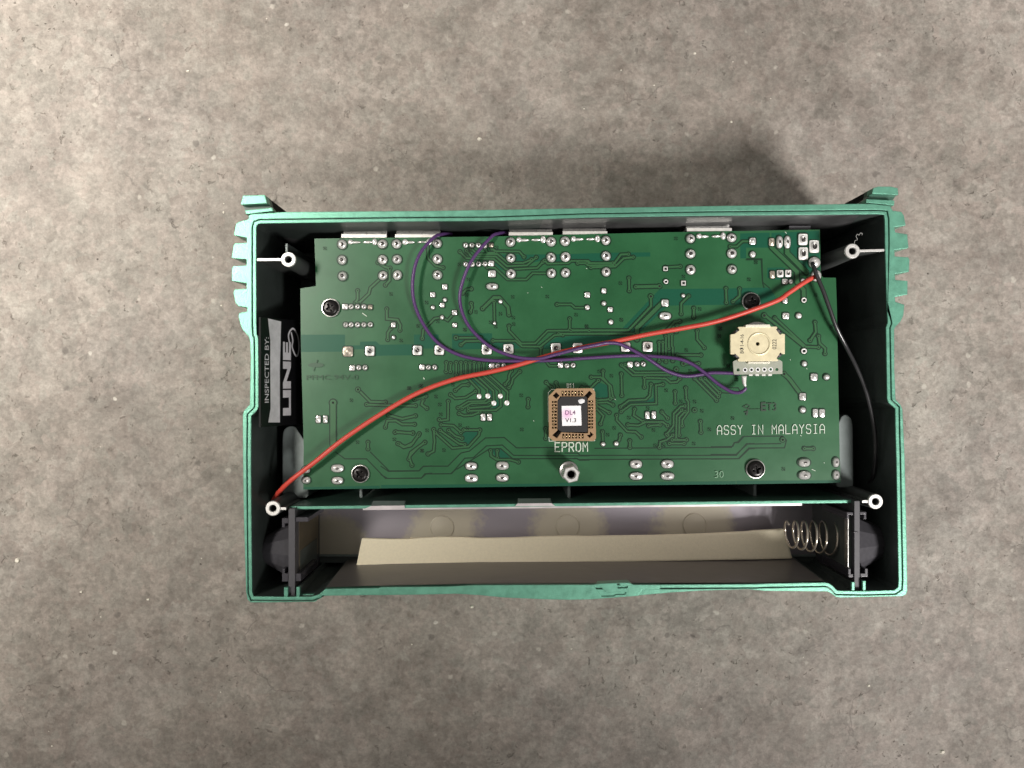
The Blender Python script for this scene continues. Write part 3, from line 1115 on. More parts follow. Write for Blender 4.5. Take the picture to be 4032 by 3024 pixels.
# areas without copper
dark(5, [(822, 318), (1292, 316), (1290, 498), (826, 502)])
dark(5, [(1285, 434), (1450, 430), (1450, 392), (1620, 388), (1660, 424), (2025, 420), (2025, 536), (1610, 542), (1500, 470), (1380, 475), (1285, 470)])
dark(6, [(350, 182), (612, 180), (616, 290), (560, 330), (350, 330)])
dark(6, [(755, 172), (1180, 168), (1182, 262), (1420, 268), (1480, 325), (1450, 332), (1180, 330), (755, 345)])
dark(6, [(1500, 325), (1690, 320), (1860, 215), (1990, 200), (2212, 180), (2212, 330), (1700, 335)])
dark(7, [(170, 205), (945, 180), (940, 210), (660, 255), (380, 310), (160, 325), (0, 330), (60, 240)])
dark(3, [(1075, 966), (1800, 960), (2170, 950), (2212, 950), (2212, 1130), (1800, 1132), (1170, 1142), (1140, 1160), (870, 1420), (835, 1440), (735, 1395), (660, 1400), (1050, 990)])
dark(4, [(570, 1166), (625, 1170), (700, 1290), (640, 1335), (570, 1338)])
dark(2, [(1252, 600), (2212, 590), (2212, 690), (1930, 668), (1500, 690), (1470, 655), (1290, 700), (1080, 700), (960, 600)])
dark(3, [(30, 596), (580, 580), (972, 577), (972, 620), (740, 625), (600, 690), (30, 690)])
dark(4, [(308, 592), (622, 582), (622, 742), (372, 742), (372, 856), (310, 856)])
dark(4, [(640, 586), (1148, 562), (1156, 1036), (1010, 1018), (795, 800), (790, 745), (640, 735)])
dark(4, [(598, 956), (760, 952), (850, 1000), (870, 1070), (650, 1085), (596, 1060)])
dark(6, [(880, 1216), (1042, 1210), (1030, 1252), (930, 1352), (885, 1332), (868, 1260)])
dark(6, [(1172, 1402), (1275, 1398), (1372, 1488), (1225, 1496)])
dark(6, [(600, 1240), (770, 1372), (740, 1382), (580, 1250)])
dark(6, [(870, 620), (960, 612), (1190, 800), (1180, 860), (1130, 780)])
dark(6, [(1215, 880), (1240, 870), (1255, 930), (1225, 980), (1180, 975)])
dark(7, [(1112, 872), (1142, 850), (1140, 745), (1162, 735), (1160, 905), (905, 905), (835, 960), (890, 895)])
dark(7, [(360, 760), (490, 760), (560, 690), (650, 720), (680, 850), (520, 850), (480, 790)])
dark(7, [(1640, 660), (1700, 650), (1830, 790), (1815, 850)])
dark(2, [(640, 640), (920, 645), (1050, 745), (1060, 770), (1000, 760), (900, 660)])
dark(12, [(0, 306), (1100, 300), (1106, 326), (0, 342)])
dark(11, [(0, 326), (1880, 310), (1880, 342), (0, 360)])
dark(10, [(0, 350), (1880, 334), (1880, 362), (0, 386)])
dark(9, [(850, 372), (1660, 358), (1660, 388), (850, 396)])

# tracks, read off the photograph region by region
for reg, tl in {
    1: [[(1425, 1200), (1425, 1290), (1400, 1330)], [(1690, 1050), (1560, 1170), (1545, 1230), (1440, 1330)], [(1640, 900), (1720, 950), (1770, 960)], [(1765, 970), (1765, 1090), (1720, 1140)]],
    5: [[(1735, 45), (1735, 150), (1850, 160), (1880, 220), (1875, 270)], [(1780, 250), (1745, 300), (1745, 370)], [(1430, 900), (1560, 1030), (1720, 1035)],
        [(1520, 1060), (1700, 1068), (2040, 1072)], [(1750, 1172), (1900, 1212), (2040, 1180)], [(1720, 1300), (1740, 1232), (1830, 1230), (1900, 1270), (2030, 1270)],
        [(1830, 1350), (2010, 1365)], [(1870, 1480), (1930, 1510), (2010, 1470), (2080, 1370)], [(1970, 1640), (1990, 1570), (2140, 1460)], [(1535, 1460), (1535, 1530)],
        [(2150, 970), (2030, 1005)], [(2120, 1010), (2105, 1060), (2160, 1100)]],
    6: [[(695, 480), (692, 575)], [(740, 490), (737, 575)], [(800, 480), (800, 610)], [(850, 480), (853, 610)], [(900, 480), (900, 620), (1043, 770), (1043, 838)],
        [(945, 485), (945, 600), (1130, 765), (1135, 835)], [(990, 480), (990, 590), (1195, 780), (1200, 910)], [(1043, 485), (1043, 580), (1262, 775), (1268, 835)],
        [(1092, 480), (1092, 560), (1345, 790), (1340, 907)], [(925, 715), (860, 720), (790, 775)], [(740, 820), (790, 860), (900, 850), (1005, 785)],
        [(820, 960), (930, 892), (1100, 887), (1140, 850)], [(862, 965), (960, 912), (1120, 908), (1160, 880)], [(830, 1020), (880, 1042), (970, 1037), (1050, 1005)],
        [(930, 962), (1150, 945), (1200, 910)], [(930, 992), (1220, 985), (1275, 940), (1270, 850)], [(715, 890), (712, 1085), (640, 1095), (620, 1085)],
        [(640, 1140), (770, 1150), (850, 1220)], [(1385, 565), (1360, 620), (1360, 660), (1320, 710)], [(1475, 575), (1400, 650), (1390, 700), (1360, 745)],
        [(1565, 870), (1562, 950)], [(1755, 690), (1810, 745)], [(1860, 695), (1875, 745)], [(1750, 1180), (1750, 1285)], [(880, 1195), (1050, 1195)],
        [(1050, 1200), (1040, 1250), (930, 1372), (760, 1387), (580, 1225)], [(630, 1200), (830, 1340), (890, 1350)], [(720, 1200), (790, 1260), (860, 1282)],
        [(560, 1190), (570, 1320), (560, 1420), (500, 1450)], [(465, 1330), (390, 1380), (300, 1480), (330, 1570)], [(180, 1340), (240, 1380), (320, 1360), (400, 1250)],
        [(150, 1220), (340, 1225)], [(1165, 1415), (1170, 1470), (1230, 1510), (1370, 1510), (1460, 1535)], [(1235, 1415), (1235, 1490)],
        [(800, 217), (1060, 215)], [(850, 290), (900, 252), (1060, 248)], [(1190, 248), (1430, 248), (1500, 308), (1690, 310), (1840, 190), (1890, 185), (1930, 185)],
        [(1360, 92), (1360, 140), (1490, 277), (1640, 275), (1770, 142), (2212, 138)], [(2005, 15), (2005, 130)], [(1700, 320), (1695, 390), (1790, 513), (1890, 513)]],
    2: [[(230, 490), (230, 640), (310, 720), (390, 740)], [(570, 570), (640, 640), (930, 647), (1060, 760), (1390, 742), (1450, 680)],
        [(640, 560), (690, 620), (950, 622), (1070, 725), (1280, 715), (1380, 630)], [(690, 540), (760, 597), (970, 597), (1080, 690), (1240, 690), (1330, 655)],
        [(840, 540), (860, 582), (950, 578)], [(910, 540), (950, 565), (1200, 568), (1250, 625)], [(860, 735), (940, 742), (1075, 865), (1275, 865), (1340, 800), (1440, 800), (1540, 800)],
        [(1470, 662), (1500, 697), (1720, 692), (1750, 668), (1930, 668), (1960, 692), (2190, 690)], [(1820, 692), (1900, 692), (1930, 716), (2212, 712)], [(1960, 737), (2150, 735)],
        [(690, 965), (640, 970), (600, 1010)], [(690, 1120), (700, 1160), (680, 1210)], [(932, 1100), (937, 1330)], [(1600, 1130), (1750, 1130), (1790, 1165), (1920, 1165)],
        [(380, 1268), (300, 1280), (180, 1400), (170, 1490)], [(380, 1268), (440, 1300), (513, 1217)]],
    3: [[(740, 597), (660, 600), (590, 692), (300, 692)], [(790, 628), (690, 640), (600, 727), (340, 737)], [(1133, 735), (1290, 727)], [(745, 850), (748, 985)],
        [(977, 1045), (980, 1150), (740, 1405), (130, 1405)], [(0, 1442), (810, 1440)], [(1380, 1040), (1300, 1120), (1300, 1230)], [(1433, 1170), (1433, 1265)],
        [(1285, 1310), (1230, 1315), (1120, 1430)], [(1255, 1350), (1250, 1420)], [(1470, 1410), (1470, 1500), (1545, 1590)], [(1775, 960), (1780, 1110)],
        [(1920, 965), (1920, 1040), (1850, 1100)], [(1820, 515), (1890, 515), (1950, 460), (2057, 460)]],
    7: [[(800, 505), (920, 613), (1320, 611)], [(840, 500), (945, 585), (1290, 583)], [(1050, 640), (1270, 648), (1320, 690), (1390, 685), (1420, 650)], [(1045, 640), (1045, 740)],
        [(480, 635), (580, 635), (690, 730), (710, 850)], [(605, 570), (605, 640), (670, 720), (680, 870)], [(555, 670), (480, 745), (380, 745)], [(800, 600), (805, 830)],
        [(1115, 710), (1100, 830), (1060, 872), (880, 882), (790, 950)], [(1240, 712), (1165, 720), (1170, 915), (900, 925), (797, 1000)], [(1370, 790), (1372, 910)],
        [(1483, 750), (1490, 870), (1510, 900), (1510, 1000), (1445, 1090), (1445, 1150)], [(1473, 940), (1430, 945), (1355, 1020), (1352, 1150), (1280, 1240)],
        [(1440, 985), (1385, 1042), (1380, 1290)], [(1475, 1000), (1415, 1062), (1412, 1250)], [(750, 1040), (750, 1090), (860, 1210), (950, 1215), (1010, 1270)],
        [(940, 975), (930, 1040), (1030, 1105)], [(870, 1140), (980, 1147), (1060, 1110), (1240, 1110), (1290, 1150)], [(1090, 1150), (1210, 1140)], [(1230, 1005), (1290, 1070)],
        [(1640, 1105), (1645, 1220)], [(1340, 1300), (1490, 1300)], [(1310, 1338), (1465, 1338)], [(1345, 1250), (1280, 1300), (1210, 1322), (1205, 1380)], [(600, 1215), (605, 1345)],
        [(790, 1250), (780, 1300), (745, 1340)], [(890, 1310), (890, 1380)], [(1395, 400), (1645, 400)], [(530, 880), (640, 872), (680, 862)], [(530, 905), (650, 902), (710, 930)],
        [(530, 930), (600, 970), (670, 1010)], [(530, 965), (610, 1045), (580, 1130)], [(1580, 650), (1810, 880)], [(1640, 650), (1830, 840)], [(1690, 650), (1840, 800)],
        [(1200, 265), (1200, 470)], [(1240, 265), (1240, 440)], [(1272, 200), (1272, 470)], [(1303, 170), (1303, 330)], [(1335, 180), (1335, 300), (1345, 320), (1345, 460)],
        [(1458, 492), (1620, 490)], [(1290, 1250), (1280, 1240)]],
    8: [[(1102, 187), (1110, 290), (1050, 380)], [(1140, 335), (1150, 410), (1210, 465), (1208, 520)], [(675, 140), (1000, 445), (1138, 452)], [(990, 1527), (1083, 1527)]],
}.items():
    for pts in tl:
        T(reg, pts, 17 if reg in (6, 7, 2) else 20)
T(5, [(1165, 1042), (1165, 1480)], 58, (1, 0))
T(2, [(810, 1175), (930, 1058), (990, 1058), (1080, 1160), (1090, 1240)], 30)
T(3, [(818, 943), (1070, 937)], 30)
T(3, [(1090, 1120), (830, 1380), (830, 1500)], 40, (0, 1))
T(4, [(640, 740), (910, 1000), (910, 1110), (980, 1190), (983, 1300)], 40, (0, 1), False)
T(4, [(806, 720), (806, 800), (1010, 1005)], 46, (0, 0))
T(8, [(570, 115), (990, 450)], 24)
T(8, [(773, 735), (830, 790), (968, 975)], 34)
# isolation lines of the wide copper fields
LN(6, [(0, 1580), (80, 1635), (400, 1630), (450, 1580), (710, 1580), (850, 1440), (940, 1420), (1110, 1280), (1310, 1275), (1440, 1385), (1750, 1382), (1990, 1384)])
LN(6, [(750, 1659), (890, 1495), (980, 1490), (1120, 1365), (1290, 1355), (1410, 1465), (2080, 1470), (2212, 1470)])
LN(6, [(810, 1610), (1150, 1398), (1272, 1393), (1400, 1500), (2080, 1500), (2110, 1517), (2212, 1515)])
LN(9, [(1190, 0), (1290, 72), (1520, 72), (1720, 280), (2100, 278), (2140, 230), (2212, 225)])
LN(9, [(1560, 0), (1760, 200), (2080, 198), (2120, 155), (2212, 148)])
LN(10, [(0, 240), (70, 280), (430, 276), (480, 232), (740, 230), (800, 180)])
LN(7, [(520, 1390), (1970, 1380), (2000, 1330), (2040, 1320), (2090, 1265), (2212, 1262)])
LN(7, [(200, 1440), (340, 1442), (360, 1465), (2020, 1465), (2130, 1340), (2212, 1340)])
LN(7, [(300, 1495), (330, 1497), (350, 1510), (2050, 1500), (2160, 1395), (2212, 1393)])
LN(8, [(0, 1510), (230, 1505), (250, 1465), (290, 1465), (350, 1398), (760, 1395), (800, 1440), (780, 1520), (400, 1522), (290, 1635), (0, 1640)])
LN(8, [(0, 1590), (265, 1590), (385, 1480), (740, 1475)])
LN(3, [(1990, 655), (2150, 655), (2165, 900), (2180, 950)])
LN(4, [(380, 860), (540, 862), (548, 1110), (620, 1172)])
LN(7, [(1850, 745), (2040, 748), (2060, 775), (2040, 800)])
LN(7, [(1860, 800), (2000, 810)])
LN(8, [(600, 140), (640, 200), (1000, 470)])

for reg, l in {
    2: [(1130, 1050), (1497, 1047), (1000, 1230), (1137, 1270), (1140, 1340), (1915, 1360), (1803, 1240), (625, 1400), (660, 865), (640, 1030), (565, 705), (895, 1320), (950, 1365), (125, 1360), (335, 1310), (215, 1110), (740, 1210), (960, 525)],
    3: [(1245, 430), (655, 905), (665, 1293), (1325, 835), (1497, 1180), (1717, 1385), (1705, 1465), (1355, 1615), (2093, 685), (2020, 865)],
    6: [(1490, 828), (1497, 1190), (625, 925), (840, 1145), (670, 1410), (920, 1175), (490, 1200), (440, 1415), (585, 840), (890, 130), (395, 90), (295, 750), (430, 725), (765, 715), (635, 1030), (215, 245)],
    7: [(800, 28), (430, 100), (1845, 120), (1840, 200), (1490, 348), (565, 575), (695, 620), (1275, 775), (1578, 895), (1432, 895), (1655, 993), (1980, 1070), (1735, 1190), (725, 1175), (655, 1247), (1140, 1197), (880, 1065), (1570, 1340), (1935, 520), (2020, 660), (1080, 965), (1530, 570), (1160, 1360), (1250, 1360), (1205, 470)],
    8: [(228, 1205), (85, 330), (95, 255), (1275, 230), (185, 645)], 12: [(498, 180)], 1: [(1078, 750), (1780, 1235)], 4: [(1110, 1245), (400, 1080), (475, 898)],
    5: [(1975, 885), (1360, 1015), (2090, 865), (1425, 1460), (1815, 1430), (2105, 1550)]}.items():
    for u, v in l:
        X(reg, u, v)
for reg, u, v, r in ((3, 1070, 937, 12), (3, 977, 1045, 13), (4, 563, 1465, 14), (8, 773, 735, 13), (8, 758, 1433, 13), (7, 1458, 492, 13), (7, 1383, 552, 12), (7, 1577, 985, 12), (6, 798, 217, 12), (5, 1165, 1040, 12), (5, 1430, 900, 12), (3, 2182, 1245, 12)):
    p = W(reg, u, v, DP)
    gap_mb.disc(p.x, p.y, mmz(reg, r + 20, DP), zz('g'))
    tr_mb.disc(p.x, p.y, mmz(reg, r + 11, DP), zz('t'))
    hole(reg, u, v, r)
tag(area_mb.build('bare_mask_areas', 'board_area', board, recalc=False), kind='stuff')
tag(gap_mb.build('track_gaps', 'board_gap', board, recalc=False), kind='stuff')
tag(line_mb.build('isolation_lines', 'board_gap', board, recalc=False), kind='stuff')
tag(tr_mb.build('copper_tracks', 'board_trace', board, recalc=False), kind='stuff')
tag(hole_mb.build('drilled_vias', 'hole', board, recalc=False), kind='stuff')

# --- solder joints: shared unit meshes (1 mm radius, stretched per joint)


def unit_dome(name, n_exp, prof, mats, seg=24):
    """rings of a rounded square (n_exp > 2) or a circle"""
    mb = MB()
    rings = []
    for k, (r, h, e) in enumerate(prof):
        ring = []
        for i in range(seg):
            a = 2 * math.pi * i / seg
            c, s = math.cos(a), math.sin(a)
            q = (abs(c) ** e + abs(s) ** e) ** (-1.0 / e)
            ring.append(len(mb.v))
            mb.v.append((r * q * c, r * q * s, h))
        rings.append(ring)
    for k in range(len(rings) - 1):
        for i in range(seg):
            j = (i + 1) % seg
            mb.f.append([rings[k][i], rings[k][j], rings[k + 1][j], rings[k + 1][i]])
            mb.mi.append(1 if k >= len(rings) - 3 and len(mats) > 1 else 0)
    mb.f.append(rings[-1])
    mb.mi.append(1 if len(mats) > 1 else 0)
    o = mb.build(name, mats, origin=(0, 0, 0), smooth=45)
    me = o.data
    bpy.data.objects.remove(o)
    return me


round_me = unit_dome('solder_cone', 2, [(1.0, 0, 2), (.98, .10, 2), (.90, .24, 2), (.74, .40, 2), (.60, .50, 2), (.48, .56, 2), (.42, .57, 2), (.28, .60, 2), (.12, .66, 2)], ['solder', 'pin'])
blob_me = unit_dome('solder_blob', 2, [(1.0, 0, 2), (.97, .14, 2), (.86, .32, 2), (.66, .48, 2), (.40, .58, 2), (.15, .61, 2)], ['solder'])
square_me = unit_dome('solder_square', 6, [(1.0, 0, 9), (.98, .07, 9), (.76, .10, 2), (.70, .16, 2), (.60, .34, 2), (.52, .40, 2), (.48, .38, 2), (.34, .26, 2), (.08, .20, 2)], ['pad', 'pin'], 32)
star_me = unit_dome('solder_star', 6, [(1.0, 0, 7), (.97, .08, 6), (.80, .14, 3), (.52, .30, 2), (.30, .46, 2), (.12, .52, 2)], ['solder'], 28)
pad_me = unit_dome('tinned_pad', 2, [(1.0, 0, 2), (.97, .12, 2), (.86, .24, 2), (.60, .34, 2), (.30, .38, 2)], ['pad'], 24)
ovalpin_me = unit_dome('solder_oval', 2, [(1.0, 0, 2.6), (.97, .12, 2.6), (.86, .30, 2.5), (.64, .46, 2.2), (.40, .58, 2), (.30, .64, 2), (.22, .66, 2), (.08, .66, 2)], ['solder', 'pin'])
dull_me = unit_dome('dull_joint', 6, [(1.0, 0, 7), (.97, .07, 6), (.80, .12, 3), (.52, .26, 2), (.30, .40, 2), (.12, .44, 2)], ['solder_dull'], 28)
mbr = MB()
mbr.lathe((0, 0, 0), [(1.0, 0), (.97, .12), (.80, .16), (.58, .10), (.55, .02)], 24, caps=False)
mbr.lathe((0, 0, 0), [(.56, .03), (.01, .03)], 24, caps=False, mi=1)
_o = mbr.build('plated_ring', ['pad', 'hole'], origin=(0, 0, 0), smooth=45)
ring_me = _o.data
bpy.data.objects.remove(_o)
mbr = MB()
for i in range(4):
    a, b = i * math.pi / 2 + math.pi / 4, (i + 1) * math.pi / 2 + math.pi / 4
    s2 = math.sqrt(2)
    A = (s2 * math.cos(a), s2 * math.sin(a))
    B = (s2 * math.cos(b), s2 * math.sin(b))
    mbr.add([(A[0], A[1], 0), (B[0], B[1], 0), (B[0] * .97, B[1] * .97, .12), (A[0] * .97, A[1] * .97, .12), (B[0] * .55, B[1] * .55, .12), (A[0] * .55, A[1] * .55, .12)], [[0, 1, 2, 3], [3, 2, 4, 5]])
mbr.add([(.58, .58, .06), (-.58, .58, .06), (-.58, -.58, .06), (.58, -.58, .06)], [[0, 1, 2, 3]], 1)
_o = mbr.build('plated_square_ring', ['pad', 'hole'], origin=(0, 0, 0))
sqring_me = _o.data
bpy.data.objects.remove(_o)
halo_mb = MB()


def joint(me, reg, u, v, ru, rv=None, rz=None, halo=True, hz=None, name='solder_joint'):
    rv = rv or ru
    p = W(reg, u, v, DP)
    sx, sy = mmz(reg, ru, DP), mmz(reg, rv, DP)
    if halo:      # the mask opening round each pad
        e = 2.2 if me in (round_me, blob_me, ring_me, ovalpin_me) else 7
        pts = []
        g = mmz(reg, 8, DP)
        for i in range(24):
            a = 2 * math.pi * i / 24
            c, s = math.cos(a), math.sin(a)
            q = (abs(c) ** e + abs(s) ** e) ** (-1 / e)
            pts.append((p.x + (sx + g) * q * c, p.y + (sy + g) * q * s, ZB + 0.36))
        halo_mb.add(pts, [list(range(24))])
    rz = random.uniform(-0.05, 0.05) if rz is None else rz
    hz = (min(sx, sy) if hz is None else hz) * random.uniform(0.75, 1.3)
    o = inst(name, me, board, (p.x, p.y, ZB + 0.365), (sx * random.uniform(.92, 1.05), sy * random.uniform(.92, 1.05), hz), rz)
    o.rotation_euler.x = random.uniform(-0.05, 0.05)
    o.rotation_euler.y = random.uniform(-0.05, 0.05)
    return o


for reg, l in {1: [(1262, 710), (1262, 875), (1268, 1045), (1690, 705), (1692, 872), (1695, 1040), (1840, 705), (1845, 868), (1848, 1035)],
               2: [(328, 482), (330, 650), (332, 818), (1107, 470), (1110, 637), (1112, 805), (1537, 465), (1537, 632), (1540, 800), (1685, 460), (1690, 627), (1690, 795), (2118, 452), (2120, 617), (2120, 785)],
               3: [(1398, 433), (1398, 595), (1400, 763), (1833, 423), (1835, 590), (1838, 758)]}.items():
    for u, v in l:
        joint(round_me, reg, u, v, 50, rz=random.uniform(0, 6))
for reg, l in {2: [(630, 503), (697, 503), (765, 503), (832, 508), (632, 705), (700, 705), (768, 702), (836, 700)],
               1: [(1357, 1370), (1425, 1370), (1493, 1370), (1300, 1562), (1357, 1562), (1425, 1562), (1493, 1562), (1562, 1560)],
               5: [(1438, 668), (1505, 668)],
               6: [(505, 530), (572, 530), (1240, 515), (1305, 512), (1975, 513), (2040, 508)],
               7: [(965, 497), (1033, 495)]}.items():
    for u, v in l:
        joint(round_me, reg, u, v, 27, rz=random.uniform(0, 6))
for reg, u, v in ((2, 900, 500), (1, 1560, 1375)):
    joint(dull_me, reg, u, v, 24)
for reg, u, v, r in ((2, 903, 697, 28), (1, 1295, 1370, 28), (5, 1370, 672, 27), (6, 438, 530, 27), (6, 1178, 515, 27), (6, 1907, 508, 27), (7, 893, 500, 27),
                     (2, 410, 945, 26), (2, 383, 1138, 24), (2, 2097, 987, 25), (2, 2165, 1185, 26), (4, 780, 1103, 28)):
    joint(star_me, reg, u, v, r, hz=mmz(reg, r, DP) * 0.7)
for reg, u, v in ((5, 1557, 492), (6, 388, 350), (6, 622, 348), (6, 1125, 340), (6, 1355, 335), (6, 1857, 327), (6, 2088, 325), (7, 845, 315), (7, 1078, 312)):
    joint(square_me, reg, u, v, 51, 51)
joint(dull_me, 5, 1323, 497, 52)
for reg, u, v, r in ((2, 912, 805, 37), (2, 282, 1028, 24), (2, 513, 1217, 25), (2, 515, 1350, 22), (2, 1922, 1030, 27), (3, 1127, 1115, 37), (3, 2057, 460, 35), (5, 1806, 215, 24),
                     (4, 790, 1468, 33), (4, 782, 1305, 27), (8, 1090, 768, 36), (8, 968, 975, 36), (7, 1577, 985, 0)):
    if r:
        joint(star_me, reg, u, v, r)
for reg, u, v, r in ((2, 282, 1163, 22), (2, 410, 1082, 22), (2, 380, 1268, 22), (2, 1922, 1163, 26), (2, 2097, 1120, 25), (2, 2170, 1317, 27), (2, 1000, 1100, 22), (3, 1320, 1037, 20), (3, 2057, 600, 33),
                     (5, 1806, 347, 21), (4, 843, 1103, 26), (4, 970, 1092, 22), (8, 927, 118, 32), (8, 987, 627, 30), (8, 1222, 768, 33), (8, 970, 1117, 34), (7, 605, 1345, 24), (7, 745, 1340, 25), (2, 937, 1330, 17)):
    joint(blob_me, reg, u, v, r)
for u, v in ((1043, 838), (1135, 835), (1200, 910), (1268, 835), (1337, 907)):
    joint(pad_me, 6, u, v, 28, hz=0.8, halo=False)
for reg, u, v, r in ((3, 1137, 888, 26), (4, 983, 1300, 27), (8, 983, 492, 30)):
    joint(ring_me, reg, u, v, r, hz=1.0)
for reg, u, v, r in ((3, 1133, 753, 24), (3, 1323, 905, 26)):
    joint(sqring_me, reg, u, v, r, hz=1.0)
for reg, u, v, ru, rv in ((10, 960, 148, 66, 43), (10, 1290, 143, 66, 43), (10, 962, 277, 67, 41), (10, 1290, 272, 67, 41), (11, 820, 127, 66, 43), (11, 1153, 127, 66, 43), (11, 822, 255, 69, 41), (11, 1155, 255, 69, 41),
                          (9, 880, 186, 46, 40), (9, 1213, 172, 66, 40), (9, 882, 297, 44, 38), (9, 1213, 302, 64, 38), (12, 715, 110, 68, 46), (12, 1052, 107, 36, 52), (12, 718, 245, 68, 44), (12, 1054, 243, 36, 48),
                          (2, 912, 940, 66, 36), (3, 1130, 1253, 67, 40)):
    joint(ovalpin_me, reg, u, v, ru, rv, rz=0)
for u, v in ((722, 685), (806, 685)):
    joint(ovalpin_me, 4, u, v, 34, 69, rz=0)
joint(dull_me, 4, 640, 685, 28, 40)
joint(dull_me, 4, 648, 1030, 26, 40)
for reg, u, v, ru, rv in ((4, 972, 657, 51, 64), (4, 975, 807, 51, 64), (4, 1090, 732, 51, 64), (4, 730, 1020, 34, 36), (4, 815, 1018, 34, 36)):
    joint(square_me, reg, u, v, ru, rv, rz=0)
for reg, u, v, ru, rv in ((5, 1010, 1217, 24, 38), (5, 1084, 1217, 24, 38), (6, 1086, 1060, 25, 38), (6, 1153, 1060, 25, 38), (7, 1074, 1038, 22, 38), (7, 1143, 1036, 23, 38), (8, 1104, 1150, 28, 42), (8, 1175, 1150, 28, 42)):
    joint(star_me, reg, u, v, ru, rv, rz=0)
joint(blob_me, 4, 1093, 902, 60, 62, hz=2.0)
joint(blob_me, 4, 1112, 1042, 52, 62, hz=2.0)
# bent jack lugs soldered flat along the upper edge
for reg, u, v in ((1, 1262, 690), (1, 1840, 690), (2, 1107, 450), (2, 1685, 442), (3, 1398, 412)):
    for du, dv, ru, rv, me in ((90, -6, 30, 30, blob_me), (140, -2, 58, 15, blob_me), (345, -8, 30, 38, blob_me), (270, -4, 52, 14, blob_me)):
        joint(me, reg, u + du, v + dv, ru, rv, rz=0.02, halo=False, hz=1.0 if rv > 20 else 0.8, name='jack_lug')
tag(halo_mb.build('pad_clearances', 'board_gap', board, recalc=False), kind='stuff')

# --- lettering on the board
mb = MB()
ZS = ZB + 0.36
p, q = W(8, 64, 1378, DP), W(8, 1200, 1364, DP)
stroke_text(mb, 'ASSY IN MALAYSIA', (p.x, p.y), (q.x, q.y), mmz(8, 94, DP), mmz(8, 8, DP), ZS)
mb.build('white_lettering', 'silk', board, recalc=False)
mb = MB()
p, q = W('E', 752, 1645, DP), W('E', 1455, 1640, DP)
stroke_text(mb, 'EPROM', (p.x, p.y), (q.x, q.y), mmz('E', 190, DP), mmz('E', 24, DP), ZS + 0.02)
p, q = W('E', 1010, 255, DP), W('E', 1165, 255, DP)
stroke_text(mb, 'U11', (p.x, p.y), (q.x, q.y), mmz('E', 85, DP), mmz('E', 16, DP), ZS + 0.05)
mb.build('white_lettering', 'silk', board, recalc=False)
mb = MB()
for k, pts in enumerate(([(605, 1000), (598, 370), (668, 298), (800, 296)], [(1500, 285), (1590, 285), (1600, 400)], [(612, 1300), (622, 1420), (760, 1418)], [(1500, 1414), (1612, 1410), (1612, 1300)])):
    mb.strip(W2('E', pts, DP), mmz('E', 14, DP), ZS + 0.08 + k * 0.002)
mb.build('silkscreen_outline', 'silk', board, recalc=False)
mb = MB()
p = W(8, 525, 1132, DP)
text_on(mb, 'E', (p.x, p.y, ZS), (mmz(8, 58, DP), 0.15, 0), (0, mmz(8, 96, DP), 0), 0.02)
p = W(8, 590, 1128, DP)
text_on(mb, 'T3', (p.x, p.y, ZS), (mmz(8, 100, DP), 0.15, 0), (0, mmz(8, 86, DP), 0), 0.0)
mb.strip(W2(8, [(335, 1085), (380, 1060), (410, 1075), (385, 1105), (350, 1090)], DP), 0.28, ZS + 0.004)
mb.strip(W2(8, [(365, 1170), (390, 1110), (520, 1108)], DP), 0.18, ZS + 0.008)
mb.strip(W2(8, [(355, 1140), (385, 1135), (375, 1170)], DP), 0.5, ZS + 0.012)
mb.build('inspection_stamp', 'ink_faint', board, recalc=False)
mb = MB()
p = W(5, 885, 800, DP)
text_on(mb, 'PFMC 94V-0', (p.x, p.y, ZS), (mmz(5, 550, DP), 0.2, 0), (0, mmz(5, 52, DP), 0))
mb.add([(W(5, 985, 642, DP).x + mmz(5, 85, DP) * math.cos(a), W(5, 985, 642, DP).y + mmz(5, 24, DP) * math.sin(a), ZS) for a in [i * math.pi / 10 for i in range(20)]], [list(range(20))])
mb.strip(W2(5, [(960, 700), (1000, 590)], DP), 0.35, ZS + 0.006)
mb.build('etched_marks', 'etched', board, recalc=False)
mb = MB()
p = W(11, 1655, 275, DP)
text_on(mb, '30', (p.x, p.y, ZS), (mmz(11, 95, DP), 0.1, 0), (0, mmz(11, 75, DP), 0))
mb.build('faded_number', 'rubbed', board, recalc=False)
# flux and dust flecks
mb = MB()
for k, (reg, u, v, r, dx, dy) in enumerate(((1, 1500, 1455, 7, 22, 16), (6, 458, 648, 9, 4, 6), (2, 1437, 948, 5, 4, 4), (2, 1290, 1008, 4, 3, 3), (2, 1915, 750, 5, 3, 4), (12, 815, 190, 6, 18, 8), (12, 928, 113, 6, 2, 2), (8, 838, 585, 5, 3, 3), (8, 1012, 680, 5, 3, 3), (8, 950, 1390, 6, 3, 3), (7, 732, 870, 5, 3, 3), (6, 1622, 1098, 5, 3, 3), (4, 790, 585, 6, 8, 8))):
    mb.strip(W2(reg, [(u - dx, v - dy), (u + dx, v + dy)], DP), mmz(reg, r, DP), ZS + 0.02 + k * 0.001)
tag(mb.build('dust_flecks', 'silk', board, recalc=False), kind='stuff')

